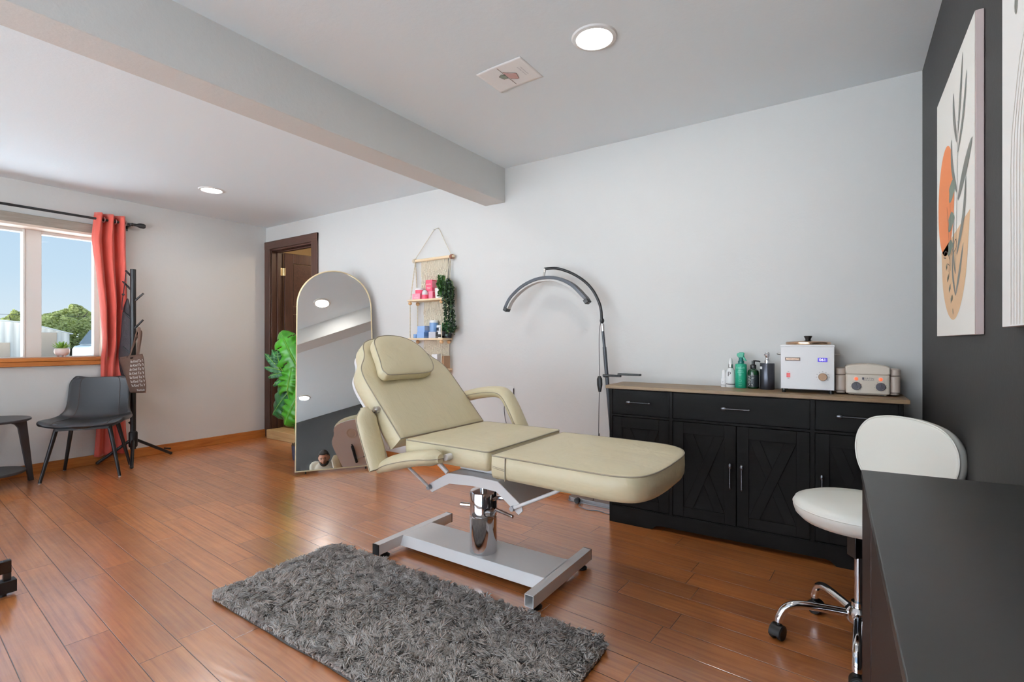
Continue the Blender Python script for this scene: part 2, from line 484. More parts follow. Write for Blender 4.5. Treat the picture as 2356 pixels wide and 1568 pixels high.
def txt(bm, s, size, T, align='CENTER', mi=0, sx=1.0, ext=0.0):
    cu = bpy.data.curves.new('t', 'FONT'); cu.body = s; cu.size = size; cu.align_x = align; cu.align_y = 'CENTER'; cu.resolution_u = 2
    cu.extrude = ext
    o = bpy.data.objects.new('t', cu); COL.objects.link(o)
    me = bpy.data.meshes.new_from_object(o.evaluated_get(bpy.context.evaluated_depsgraph_get()))
    n0 = len(bm.verts); f0 = len(bm.faces)
    bm.from_mesh(me); bm.verts.ensure_lookup_table(); bm.faces.ensure_lookup_table()
    for v in bm.verts[n0:]: v.co = T @ V((v.co.x*sx, v.co.y, v.co.z))
    for f in bm.faces[f0:]: f.material_index = mi
    bpy.data.objects.remove(o); bpy.data.meshes.remove(me); bpy.data.curves.remove(cu)

def basis(o, x, y, z):
    """matrix with origin o and axes x, y, z"""
    x, y, z = V(x), V(y), V(z)
    return M(((x.x, y.x, z.x, o[0]), (x.y, y.y, z.y, o[1]), (x.z, y.z, z.z, o[2]), (0, 0, 0, 1)))

# ================================================================ ROOM SHELL
XL, XR, YB, YF = -5.574, 0.315, 3.2, -1.8
ZC1, ZC2 = 2.404, 2.446
WY0, WY1, WZ0, WZ1 = -0.42, 1.70, 0.955, 2.045         # window in the left wall
bm = B(); box(bm, -5.8, 0.5, -2.0, 4.9, -0.12, 0); struct('floor', bm, 'floor', smooth=0)
bm = B()
box(bm, -5.774, -2.276, -2.0, 3.36, ZC1, 2.6); box(bm, -2.276, 0.5, -2.0, 3.36, ZC2, 2.6)
struct('ceiling', bm, 'ceil', smooth=0)
bm = B(); box(bm, -2.404, -2.213, YF, YB, 2.180, 2.45); struct('trim_1', bm, 'wall', bevel=0.003)
bm = B()
for y0, y1, z0, z1 in ((-2.0, WY0, 0, ZC1), (WY1, 3.36, 0, ZC1), (WY0, WY1, 0, WZ0), (WY0, WY1, WZ1, ZC1)):
    box(bm, XL-0.2, XL, y0, y1, z0, z1)
struct('wall_left', bm, 'wall', smooth=0)
DX0, DX1, DZ = -5.474, -4.68, 2.15
bm = B()
box(bm, XL, DX0, YB, YB+0.14, 0, 2.45); box(bm, DX1, 0.5, YB, YB+0.14, 0, 2.45); box(bm, DX0, DX1, YB, YB+0.14, DZ, 2.45)
struct('wall_back', bm, 'wall', smooth=0)
bm = B(); box(bm, XR, 0.5, -2.0, YB, 0, 2.45); struct('wall_right', bm, 'dark', smooth=0)
bm = B()
FX0, FX1 = -4.7, 0.22
FZ0, FZ1 = 0.15, 2.36
for x0, x1, z0, z1 in ((XL, FX0, 0, 2.45), (FX1, XR, 0, 2.45), (FX0, FX1, 0, FZ0), (FX0, FX1, FZ1, 2.45)):
    box(bm, x0, x1, YF-0.2, YF, z0, z1)
struct('wall_front', bm, 'wall', smooth=0)
# hall beyond the open door
bm = B()
box(bm, -6.3, -6.2, 3.34, 4.9, 0, 2.5); box(bm, -3.6, -3.5, 3.34, 4.9, 0, 2.5); box(bm, -6.3, -3.5, 4.8, 4.9, 0, 2.5)
box(bm, -6.3, XL-0.2, 3.34, 3.36, 0, 2.5); box(bm, -6.3, -3.5, 3.34, 4.9, 2.44, 2.5); box(bm, -6.3, -5.8, 3.34, 4.9, -0.12, 0)
struct('wall_hall', bm, 'hall', smooth=0)

# baseboards
bm = B(); box(bm, XL, XL+0.016, YF, YB, 0, 0.086); struct('baseboard_left', bm, 'oak', bevel=0.003)
bm = B(); box(bm, -4.58, XR, YB-0.014, YB, 0, 0.08); struct('baseboard_back', bm, 'oakx', bevel=0.003)

# ---------------------------------------------------------------- window in the left wall
win = bpy.data.objects.new('window_1', None); COL.objects.link(win); win['kind'] = 'structure'
win.location = (XL-0.12, 0.64, WZ0); MW['window_1'] = M.Translation(V(win.location))
bm = B(); xw = XL-0.15
for y0, y1, z0, z1 in ((WY0, WY0+0.05, WZ0, WZ1), (WY1-0.05, WY1, WZ0, WZ1), (WY0, WY1, WZ0, WZ0+0.012), (WY0, WY1, WZ1-0.035, WZ1)):
    box(bm, xw-0.05, xw+0.02, y0, y1, z0, z1)
struct('frame', bm, 'vinylframe', win, bevel=0.003)
for y in (0.08, 1.187):
    bm = B(); box(bm, xw-0.05, xw+0.03, y, y+0.104, WZ0, WZ1); box(bm, xw-0.05, xw+0.036, y-0.012, y, WZ0, WZ1)
    struct('mullion', bm, 'vinylframe', win, bevel=0.002)
for y0, y1 in ((WY0+0.05, 0.068), (0.184, 1.175), (1.291, WY1-0.05)):
    bm = B(); box(bm, xw-0.012, xw-0.008, y0, y1, WZ0+0.012, WZ1-0.035); struct('glass_pane', bm, 'glass', win, smooth=0)
bm = B(); box(bm, xw+0.02, XL+0.02, WY0, WY1, WZ0-0.02, WZ0+0.006); box(bm, XL, XL+0.028, WY0-0.06, WY1+0.06, 0.89, 0.93); box(bm, XL, XL+0.036, WY0-0.06, WY1+0.06, 0.93, 0.958)
struct('sill', bm, 'oak', win, bevel=0.004)
bm = B(); box(bm, XL, XL+0.02, WY0-0.05, WY1+0.05, 2.056, 2.135); struct('head_trim', bm, 'greywood', win, bevel=0.002)
bm = B(); box(bm, xw+0.02, XL+0.026, WY0-0.02, WY1+0.02, 2.036, 2.056); struct('head_edge', bm, 'paleboard', win, bevel=0.002)
bm = B()
for y0, y1 in ((WY0-0.001, WY0+0.012), (WY1-0.012, WY1+0.001)): box(bm, xw+0.02, XL+0.004, y0, y1, WZ0, WZ1)
struct('jamb_liner', bm, 'paleboard', win)

# ---------------------------------------------------------------- added front window, unseen behind the camera, to let daylight in
w2 = bpy.data.objects.new('added_window', None); COL.objects.link(w2); w2['kind'] = 'structure'
w2.location = ((FX0+FX1)/2, YF-0.1, 0.75); MW['added_window'] = M.Translation(V(w2.location))
bm = B()
for x0, x1, z0, z1 in ((FX0, FX0+0.05, FZ0, FZ1), (FX1-0.05, FX1, FZ0, FZ1), (FX0, FX1, FZ0, FZ0+0.05), (FX0, FX1, FZ1-0.05, FZ1), (-2.28, -2.22, FZ0, FZ1)):
    box(bm, x0, x1, YF-0.15, YF-0.08, z0, z1)
struct('frame', bm, 'vinylframe', w2, bevel=0.003)
for x0, x1 in ((FX0+0.05, -2.28), (-2.22, FX1-0.05)):
    bm = B(); box(bm, x0, x1, YF-0.12, YF-0.115, FZ0+0.05, FZ1-0.05); struct('glass_pane', bm, 'glass', w2, smooth=0)

# ---------------------------------------------------------------- door
dr = bpy.data.objects.new('door_1', None); COL.objects.link(dr); dr['kind'] = 'structure'
dr.location = (-5.08, YB, 0); MW['door_1'] = M.Translation(V(dr.location))
bm = B()
box(bm, -5.574, DX0+0.008, YB-0.02, YB, 0, 2.235); box(bm, DX1-0.008, -4.584, YB-0.02, YB, 0, 2.235)
struct('casing', bm, 'walnut', dr, bevel=0.004)
bm = B(); box(bm, -5.574, -4.584, YB-0.022, YB, DZ-0.004, 2.235); struct('head_casing', bm, 'walnutx', dr, bevel=0.004)
bm = B()
box(bm, DX0, DX0+0.02, YB-0.002, YB+0.14, 0, DZ); box(bm, DX1-0.02, DX1, YB-0.002, YB+0.14, 0, DZ); box(bm, DX0, DX1, YB-0.002, YB+0.14, DZ-0.02, DZ)
for x0, x1 in ((DX0+0.02, DX0+0.033), (DX1-0.033, DX1-0.02)): box(bm, x0, x1, YB+0.06, YB+0.1, 0, DZ-0.02)
box(bm, DX0+0.02, DX1-0.02, YB+0.06, YB+0.1, DZ-0.033, DZ-0.02)
struct('jamb', bm, 'walnut', dr, bevel=0.003)
# leaf swung into the hall
Tl = M.Translation((-5.464, 3.347, 0.105)) @ M.Rotation(rad(79), 4, 'Z')
bm = B(); LW, LH = 0.74, 2.02
box(bm, 0, 0.10, -0.036, 0, 0, LH, Tl); box(bm, LW-0.10, LW, -0.036, 0, 0, LH, Tl)
for z0, z1 in ((0, 0.16), (0.71, 0.80), (1.31, 1.40), (LH-0.115, LH)): box(bm, 0.10, LW-0.10, -0.036, 0, z0, z1, Tl)
leaf = struct('leaf', bm, 'walnut', dr, bevel=0.003)
bm = B()
for z0, z1 in ((0.16, 0.71), (0.80, 1.31), (1.40, LH-0.115)): box(bm, 0.104, LW-0.104, -0.030, -0.006, z0+0.005, z1-0.005, Tl)
struct('panel', bm, 'walnutx', dr, bevel=0.002)
for z in (1.86, 0.35):
    bm = B(); cyl(bm, (-5.452, 3.343, z), (-5.452, 3.343, z+0.09), 0.008)
    box(bm, -5.455, -5.4515, 3.305, 3.342, z, z+0.09); box(bm, -5.452, -5.420, 3.341, 3.345, z, z+0.09)
    struct('hinge', bm, 'gold', dr)
bm = B(); ball(bm, (-5.255, 4.02, 1.07), 0.026); cyl(bm, (-5.31, 4.03, 1.07), (-5.255, 4.02, 1.07), 0.01); struct('door_knob', bm, 'gold', dr)
bm = B(); box(bm, DX0+0.02, DX1-0.02, 3.135, 3.335, 0, 0.098); struct('threshold', bm, 'rawwood', dr, bevel=0.004)

# ---------------------------------------------------------------- recessed ceiling lights
def ceiling_light(x, y, z, label):
    t = thing('ceiling_light', label, 'ceiling light', (x, y, z), 0, 'recessed round ceiling lights')
    bm = B(); lathe(bm, [(0.076, 0.0), (0.076, -0.004), (0.081, -0.009), (0.096, -0.006), (0.101, 0.0)], 40); obj('trim_ring', bm, 'trimring', t, local=True)
    bm = B(); lathe(bm, [(0, -0.003), (0.076, -0.003)], 40); obj('lens', bm, 'lamp', t, local=True, smooth=0)
ceiling_light(-0.929, 2.04, ZC2, 'bright round recessed light beside the paper on the ceiling')
ceiling_light(-4.549, 2.126, ZC1, 'small round recessed light near the curtain, beyond the ceiling beam')
ceiling_light(-2.765, 1.99, ZC1, 'round recessed light seen at the top of the arched mirror')
ceiling_light(-0.519, 0.118, ZC2, 'round recessed light glowing at the left edge of the mirror reflection')

# ================================================================ OUTSIDE THE WINDOW
bm = B(); box(bm, -120, -5.78, -60, 90, -0.9, -0.6); box(bm, -5.78, 20, -60, -2.01, -0.9, -0.6); struct('ground', bm, 'gravel', smooth=0)
bm = B(); box(bm, -16, 8, -11.9, -2.01, -0.6, -0.58); struct('bounce_slab', bm, 'concrete', smooth=0)  # unseen slab added to bounce sunlight through the front window onto the ceiling
bm = B(); box(bm, -12, -5.78, -2.0, 9, -0.6, -0.58); struct('bounce_strip', bm, 'paving', smooth=0)  # strip added out of view under the left window to bounce daylight in
# long metal shed behind the window
YZ = basis((0, 0, 0), (0, 1, 0), (0, 0, 1), (1, 0, 0))
t = thing('metal_shed', 'long white corrugated metal building seen through the left window pane', 'building', (-46, 3, -0.6))
bm = B(); prism(bm, [(-3.2, -0.6), (8.68, -0.6), (8.68, 2.16), (3.0, 2.66), (-3.2, 2.12)], -52, -41, YZ); obj('wall', bm, 'siding', t, smooth=0)
bm = B(); prism(bm, [(-3.4, 2.12), (3.0, 2.67), (8.85, 2.155), (8.85, 2.22), (3.0, 2.75), (-3.4, 2.19)], -52.1, -40.85, YZ); obj('roof', bm, 'roofw', t, smooth=0)
bm = B(); box(bm, -41.05, -40.96, 7.0, 7.9, 0.15, 1.0); obj('window', bm, 'shade', t)
# small shed with the shaded door
t = thing('garden_shed', 'low white shed with beige roller door behind the window succulent', 'building', (-43, 9.9, -0.6))
bm = B(); prism(bm, [(8.95, -0.6), (10.62, -0.6), (10.62, 1.56), (8.95, 2.06)], -46, -41, YZ); obj('wall', bm, 'siding', t, smooth=0)
bm = B(); prism(bm, [(8.9, 2.07), (10.75, 1.52), (10.75, 1.58), (8.9, 2.14)], -46.1, -40.8, YZ); obj('roof', bm, 'roofw', t, smooth=0)
bm = B(); box(bm, -41.04, -40.95, 9.2, 10.0, -0.6, 1.62); obj('roller_door', bm, 'shade', t)

def tree(loc, h, w, n, label, seed):
    rnd = random.Random(seed)
    t = thing('tree', label, 'tree', loc, 0, 'trees beyond the sheds')
    bm = B(); tube(bm, [(0, 0, 0), (0.1, 0.05, h*0.25), (0, 0.1, h*0.5)], [0.2, 0.15, 0.09], 8)
    for k in range(6):
        a = rnd.random()*6.28
        tube(bm, [(0, 0.05, h*(0.25+0.04*k)), (math.cos(a)*w*0.3, math.sin(a)*w*0.3, h*(0.5+0.04*k)), (math.cos(a)*w*0.6, math.sin(a)*w*0.6, h*(0.62+0.05*k))], [0.08, 0.05, 0.02], 6)
    obj('trunk', bm, 'treetrunk', t, local=True)
    bm = B()
    for k in range(n):
        a = rnd.random()*6.28; q = rnd.random()**0.5; e = rnd.random()
        lob = 1+0.28*math.sin(a*3+seed)+0.16*math.sin(a*7)
        z = h*(0.28+0.72*e); rr = w*lob*q*math.sin(PI*min(1, max(0.06, (e*0.88+0.12))))**0.6
        z = z*(1-0.12*q*q)+NZ.noise(V((math.cos(a)*rr, math.sin(a)*rr, 3)))*0.35
        c = V((math.cos(a)*rr, math.sin(a)*rr, z))
        if NZ.noise(c*0.9) < -0.12: continue
        d = V((rnd.gauss(0, 1), rnd.gauss(0, 1), rnd.gauss(0.4, 1))).normalized(); u, v = frame_of(d)
        s = 0.045+rnd.random()*0.06
        bm.faces.new([bm.verts.new(c+u*s*math.cos(g)+v*s*0.6*math.sin(g)) for g in (0, 1.2, 2.2, 3.14, 4.1, 5.1)])
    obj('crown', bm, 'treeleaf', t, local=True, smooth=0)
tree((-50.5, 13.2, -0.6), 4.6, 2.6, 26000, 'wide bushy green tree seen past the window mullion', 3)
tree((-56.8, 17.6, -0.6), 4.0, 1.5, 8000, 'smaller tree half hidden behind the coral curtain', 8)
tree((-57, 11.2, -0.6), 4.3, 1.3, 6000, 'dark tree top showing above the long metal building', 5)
# parked van, its nose showing beside the curtain
t = thing('van', 'pale parked van showing windscreen and bonnet beside the curtain edge', 'car', (-26.9, 9.6, -0.6))
Tp = basis((-26.9, 7.29, -0.6), (0, 1, 0), (0, 0, 1), (1, 0, 0))
bm = B(); prism(bm, [(0, 0.45), (0, 1.35), (0.06, 1.47), (0.26, 1.53), (0.66, 2.2), (0.85, 2.28), (4.5, 2.28), (4.6, 2.1), (4.6, 0.45)], -0.95, 0.95, Tp); obj('body', bm, 'carpaint', t, bevel=0.05)
bm = B(); prism(bm, [(0.24, 1.56), (0.62, 2.17), (0.66, 2.15), (0.28, 1.54)], -0.85, 0.85, Tp @ M.Translation((-0.035, 0.02, 0))); obj('windscreen', bm, 'carglass', t)
for s_ in (-0.965, 0.945):
    bm = B(); prism(bm, [(0.48, 1.55), (0.82, 2.1), (1.5, 2.1), (1.5, 1.55)], s_, s_+0.02, Tp); obj('side_window', bm, 'carglass', t)
for x in (0.85, 3.7):
    for s_ in (-0.97, 0.77):
        bm = B(); lathe(bm, [(0, 0), (0.2, 0.0), (0.36, 0.02), (0.36, 0.2), (0, 0.2)], 24, Tp @ M.Translation((x, 0.36, s_))); obj('wheel', bm, 'black', t)
bm = B(); tube(bm, [(-40, y, 2.62+0.0012*(y-9)**2) for y in range(-8, 18, 2)], 0.008, 5)
tag(based(obj('overhead_wire', bm, 'black'), (-40, 12, 2.62)), 'thin overhead wire crossing the sky above the sheds', 'wire')

# ================================================================ CURTAIN AND ROD
t = thing('curtain_rod', 'black metal curtain rod with knob end above the window', 'curtain rod', (XL, 0.6, 2.178))
bm = B(); cyl(bm, (-5.49, -0.78, 2.178), (-5.49, 1.90, 2.178), 0.0105); obj('rod', bm, 'blackmetal', t)
Tf = basis((-5.49, 1.86, 2.178), (1, 0, 0), (0, 0, 1), (0, 1, 0))
for s, y in ((1, 1.86), (-1, -0.74)):
    Tf = basis((-5.49, y, 2.178), (1, 0, 0), (0, 0, s), (0, s, 0))
    bm = B(); lathe(bm, [(0, 0), (0.013, 0), (0.016, 0.012), (0.012, 0.02), (0.012, 0.045), (0.02, 0.062), (0.023, 0.075), (0.023, 0.10), (0.017, 0.112), (0, 0.114)], 24, Tf); obj('finial', bm, 'blackmetal', t)
for y in (1.852, -0.68):
    bm = B(); box(bm, XL, XL+0.004, y-0.012, y+0.012, 2.125, 2.18); box(bm, XL, -5.495, y-0.008, y+0.008, 2.156, 2.166); tube(bm, [(-5.49+0.014*math.cos(a), y, 2.178+0.014*math.sin(a)) for a in [PI+PI*k/8 for k in range(9)]], 0.005, 6)
    obj('bracket', bm, 'blackmetal', t)

t = thing('curtain', 'coral red grommet curtain bunched beside the window', 'curtain', (-5.49, 1.71, 0.06))
def interp(tab, z):
    for (z0, a), (z1, b) in zip(tab, tab[1:]):
        if z <= z0 and z >= z1: return a+(b-a)*(z0-z)/(z0-z1)
    return tab[-1][1] if z < tab[-1][0] else tab[0][1]
Lt = [(2.235, 1.600), (2.1, 1.588), (2.0, 1.580), (1.86, 1.592), (1.7, 1.612), (1.43, 1.634), (1.04, 1.652), (0.78, 1.652), (0.5, 1.632), (0.07, 1.606)]
Rt = [(2.235, 1.826), (1.9, 1.832), (1.43, 1.836), (1.1, 1.834), (0.75, 1.81), (0.5, 1.825), (0.07, 1.850)]
bm = B(); NZr, NU = 70, 110; rows = []
for i in range(NZr+1):
    z = 2.235-(2.235-0.07)*i/NZr; a, b = interp(Lt, z), interp(Rt, z); row = []
    k = (2.235-z)/2.2
    for j in range(NU+1):
        s = j/NU
        ph = s*2*PI*2.75-0.5+0.35*math.sin(k*3.2)*(1-s)
        sq = math.sin(ph); sq = math.copysign(abs(sq)**0.7, sq)
        lowk = min(1, max(0, (1.15-z)/0.3)); lowk = lowk*lowk*(3-2*lowk)
        amp = 0.045*(1-0.25*k)*(1-lowk)+0.014*lowk
        x = -5.49-0.045*lowk+amp*sq+NZ.noise(V((s*5, z*2.2, 1)))*0.012*min(1, k*5)*(1-0.8*lowk)
        y = a+(b-a)*(s+0.012*math.sin(ph*2))+NZ.noise(V((s*4, z*3, 7)))*0.006
        row.append(bm.verts.new((x, y, z-0.004*math.sin(ph))))
    rows.append(row)
for A, Bq in zip(rows, rows[1:]):
    for j in range(NU): bm.faces.new((A[j], A[j+1], Bq[j+1], Bq[j]))
o = obj('cloth', bm, 'curtain', t, smooth=60)
m_ = o.modifiers.new('thickness', 'SOLIDIFY'); m_.thickness = 0.003
for j, s in enumerate((0.07, 0.25, 0.43, 0.62, 0.80, 0.96)):
    y = 1.60+0.226*s
    bm = B(); tube(bm, [(-5.49+0.021*math.cos(q), y+0.004*math.cos(q), 2.178+0.021*math.sin(q)) for q in [2*PI*k/20 for k in range(20)]], 0.0045, 6, closed=True); obj('grommet', bm, 'brushed', t)

# ================================================================ SUCCULENT ON THE SILL
t = thing('potted_succulent', 'small green succulent in a round white footed pot on the window sill', 'plant', (-5.66, 1.415, 0.961))
bm = B(); lathe(bm, [(0, 0.012), (0.03, 0.012), (0.046, 0.024), (0.053, 0.045), (0.05, 0.068), (0.042, 0.076), (0.039, 0.074), (0.04, 0.066), (0, 0.064)], 28)
obj('pot', bm, 'pinkpot', t, local=True)
for k in range(3):
    a = k*2.094+0.5; bm = B(); cyl(bm, (0.026*math.cos(a), 0.026*math.sin(a), 0), (0.026*math.cos(a), 0.026*math.sin(a), 0.018), 0.008, 0.01, 10); obj('foot', bm, 'pinkpot', t, local=True)
bm = B(); rnd = random.Random(4)
for k in range(26):
    a = k*2.4; el = 0.25+1.15*(k/26); L = 0.075-0.02*(k/26)+0.012*rnd.random()
    d = V((math.cos(a)*math.cos(el), math.sin(a)*math.cos(el), math.sin(el)))
    p0 = V((0, 0, 0.066)); tube(bm, [p0, p0+d*L*0.35, p0+d*L*0.7+V((0, 0, 0.004)), p0+d*L+V((0, 0, 0.010))], [0.005, 0.009, 0.007, 0.0008], 6, flat=0.45)
obj('leaves', bm, 'succ', t, local=True)

# ================================================================ CHAIR BY THE WINDOW
t = thing('side_chair', 'charcoal leather shell chair with black splayed legs under the window', 'chair', (-5.222, 1.487, 0), rad(-30.5))
prof = [(0.266, 0.428), (0.250, 0.440), (0.20, 0.448), (0.12, 0.446), (0.02, 0.440), (-0.09, 0.436), (-0.165, 0.446), (-0.206, 0.478), (-0.232, 0.53), (-0.25, 0.60), (-0.268, 0.68), (-0.281, 0.74), (-0.288, 0.776)]
hw = [0.250, 0.262, 0.272, 0.276, 0.272, 0.260, 0.242, 0.226, 0.216, 0.213, 0.212, 0.210, 0.206]
pc = catmull(prof, 4); hc = [p.x for p in catmull([(h, 0) for h in hw], 4)]
NP = len(pc)-1
def chair_pt(i, q):
    s = i/NP; p = pc[i]
    c0 = min(1, s/0.13); c1 = min(1, (1-s)/0.13)
    h = hc[i]*(0.72+0.28*math.sqrt(max(0, 1-(1-c0)**2)))*(0.80+0.20*math.sqrt(max(0, 1-(1-c1)**2)))
    w = min(1, max(0, (s-0.45)/0.2)); sd = min(1, max(0, s/0.15))
    lift = (1-w)*(0.034*sd+0.004)*abs(q)**3; fwd = w*0.028*abs(q)**2.5
    bend = 0.035*math.exp(-((s-0.56)/0.12)**2)*abs(q)**2
    return V((p.x+fwd+bend-0.02*(1-c0)*q*q, q*h, p.y+lift+bend*0.4+0.010*(1-c1)*(1-q*q)))
bm = B(); NU = 20
rows = [[bm.verts.new(chair_pt(i, -1+2*j/NU)) for j in range(NU+1)] for i in range(NP+1)]
for A, Bq in zip(rows, rows[1:]):
    for j in range(NU): bm.faces.new((A[j], A[j+1], Bq[j+1], Bq[j]))
o = obj('seat_shell', bm, 'leather', t, local=True, smooth=180)
up = sum((pp.normal.z for pp in o.data.polygons[:200]))
m_ = o.modifiers.new('thickness', 'SOLIDIFY'); m_.thickness = 0.034; m_.offset = -1 if up > 0 else 1
b_ = o.modifiers.new('soft', 'SUBSURF'); b_.levels = 2; b_.render_levels = 2
for s in (-1, 1):
    bm = B(); sg_ = 1 if True else -1
    tube(bm, [chair_pt(i, 0.66*s)+V((0.0012 if i/NP > 0.55 else 0, 0, 0.0008)) for i in range(NP+1)], 0.0022, 6); obj('stitched_seam', bm, 'leatherseam', t, local=True)
bm = B(); box(bm, -0.15, 0.2, -0.17, 0.17, 0.392, 0.41); obj('seat_frame', bm, 'blackmetal', t, local=True)
for x, y, tx, ty in ((0.232, 0.248, 0.17, 0.165), (0.232, -0.248, 0.17, -0.165), (-0.20, 0.225, -0.115, 0.15), (-0.20, -0.225, -0.115, -0.15)):
    bm = B(); cyl(bm, (tx, ty, 0.42), (x, y, 0.006), 0.0165, 0.011, 16); lg = obj('leg', bm, 'blackmetal', t, local=True)
    bm = B(); cyl(bm, (x, y, 0), (x, y, 0.008), 0.010, 0.0115, 12); obj('glide', bm, 'brushed', lg, local=True)

# ================================================================ SIDE TABLE
t = thing('side_table', 'round black side table with lower shelf at the left edge of the picture', 'side table', (-5.305, 0.905, 0), rad(102))
bm = B(); lathe(bm, [(0, 0.492), (0.225, 0.492), (0.235, 0.497), (0.235, 0.508), (0.23, 0.512), (0, 0.512)], 56); obj('tabletop', bm, 'darkwood', t, local=True)
bm = B(); lathe(bm, [(0, 0.10), (0.2, 0.10), (0.205, 0.104), (0.205, 0.116), (0.2, 0.12), (0, 0.12)], 48); obj('shelf', bm, 'darkwood', t, local=True)
for k in range(3):
    a = k*2*PI/3; bm = B()
    inner = catmull([(0.205, 0.44), (0.168, 0.468), (0.12, 0.474)], 4)
    poly = [(0.262, 0.0), (0.232, 0.492), (0.10, 0.492), (0.10, 0.474)]+[(p.x, p.y) for p in inner[::-1][1:]]+[(0.214, 0.0+0.0)]
    poly = [(0.06, 0.492), (0.06, 0.472), (0.12, 0.468), (0.152, 0.455), (0.172, 0.425), (0.236, 0.0), (0.268, 0.0), (0.222, 0.492)]
    prism(bm, poly, -0.011, 0.011, M.Rotation(a, 4, 'Z') @ basis((0, 0, 0), (1, 0, 0), (0, 0, 1), (0, -1, 0)))
    obj('leg', bm, 'darkwood', t, local=True, bevel=0.003)

# ================================================================ COAT RACK WITH BAGS
cx, cy = -5.375, 1.838
t = thing('coat_rack', 'black free-standing coat rack on tripod feet beside the curtain', 'coat rack', (cx, cy, 0))
bm = B(); cyl(bm, (0, 0, 0.12), (0, 0, 1.75), 0.022); obj('pole', bm, 'blackmetal', t, local=True)
bm = B(); lathe(bm, [(0, 0.14), (0.03, 0.14), (0.034, 0.15), (0.034, 0.27), (0.028, 0.28), (0, 0.28)], 20); obj('hub', bm, 'blackmetal', t, local=True)
for p in ((0.262, -0.10, 0.0), (-0.07, 0.33, 0.0), (-0.165, -0.21, 0.0)):
    bm = B(); d = V(p)*0.08; tube(bm, [(d.x, d.y, 0.20), (p[0], p[1], 0.014)], 0.0135, 12); lg = obj('leg', bm, 'blackmetal', t, local=True)
    bm = B(); ball(bm, (p[0], p[1], 0.014), 0.0145); obj('foot_cap', bm, 'black', lg, local=True)
RV = V((0.8304, 0.5572, 0))
for s, z, L in ((-1, 1.67, 0.10), (-1, 1.545, 0.14), (1, 1.45, 0.12), (-1, 1.285, 0.11), (1, 1.20, 0.13), (1, 1.13, 0.07), (-1, 0.965, 0.12), (-1, 0.42, 0.05), (-1, 0.33, 0.05)):
    d = (RV*s+V((0, 0, 0.95))+V((-0.2, 0.3, 0))*(0.3 if z > 1.3 else -0.2)).normalized()
    bm = B(); tube(bm, [d*0.01+V((0, 0, z)), d*L+V((0, 0, z))], 0.0085, 10); obj('peg', bm, 'blackmetal', t, local=True)

# tote bag on the rack
FV = V((0.5572, -0.8304, 0))            # towards the room
bo = V((cx, cy, 0)) + FV*0.045
t = thing('tote_bag', 'brown canvas tote with white lettering hanging on the coat rack', 'bag', (bo.x, bo.y, 0.632))
Rv = (RV*0.93+FV*0.36).normalized(); Nv = V((0, 0, 1)).cross(Rv)*-1
def tote_pt(u, v, side):
    """u 0..1 left to right, v 0..1 bottom to top"""
    xl = -0.02-0.125*v**1.2; xr = 0.222-0.045*v+0.012*math.sin(v*PI)
    x = xl+(xr-xl)*u; z = 0.632+0.355*v-0.035*(1-u)*v+0.012*u*(1-v)
    bulge = (0.014+0.034*(1-v))*math.sin(PI*u)**0.7*math.sin(PI*min(1, v*1.02+0.02))**0.5
    ripple = NZ.noise(V((u*3, v*3, side)))*0.010
    return bo+Rv*x+V((0, 0, z))-V((0, 0, 0))+Nv*(side*bulge+ripple)
bm = B()
for side in (1, -1):
    g = [[bm.verts.new(tote_pt(i/14, j/18, side)) for i in range(15)] for j in range(19)]
    for a_, b_ in zip(g, g[1:]):
        for i in range(14): bm.faces.new((a_[i], a_[i+1], b_[i+1], b_[i]))
bmesh.ops.remove_doubles(bm, verts=bm.verts, dist=0.0008)
o = obj('body', bm, 'toteb', t, smooth=80); m_ = o.modifiers.new('thickness', 'SOLIDIFY'); m_.thickness = 0.0016
peg = V((cx, cy, 0))+RV*0.07+FV*0.02+V((0, 0, 1.215))
for side in (1, -1):
    bm = B(); a0 = tote_pt(0.46, 0.99, side); a1 = tote_pt(0.80, 0.99, side); pk = peg+Nv*0.006*side+V((0, 0, -0.028 if side < 0 else 0.0))
    pts = catmull([a0, a0.lerp(pk, 0.5)+Rv*-0.006, pk+Rv*-0.018+V((0, 0, -0.02)), pk, pk+Rv*0.014+V((0, 0, -0.02)), a1.lerp(pk, 0.5)+Rv*0.012, a1], 5)
    tube(bm, pts, 0.0135, 8, flat=0.22); obj('handle', bm, 'toteb', t)
bm = B()
def on_tote(s_, size, u, v, mi=0):
    n0 = len(bm.verts)
    txt(bm, s_, size, M.Identity(4), 'LEFT', mi, 0.92)
    bm.verts.ensure_lookup_table()
    for q in bm.verts[n0:]:
        uu = u+q.co.x/0.32; vv = v+q.co.y/0.36
        q.co = tote_pt(min(uu, 0.995), vv, -1)+Nv*-0.0016 if SIDE < 0 else tote_pt(min(uu, 0.995), vv, 1)+Nv*0.0016
SIDE = 1 if Nv.dot(FV) > 0 else -1
for k in range(7): on_tote('Be Kind To You', 0.033, 0.48, 0.83-0.105*k)
on_tote('BlushLash', 0.026, 0.68, 0.075)
obj('lettering', bm, 'print', t, smooth=0)

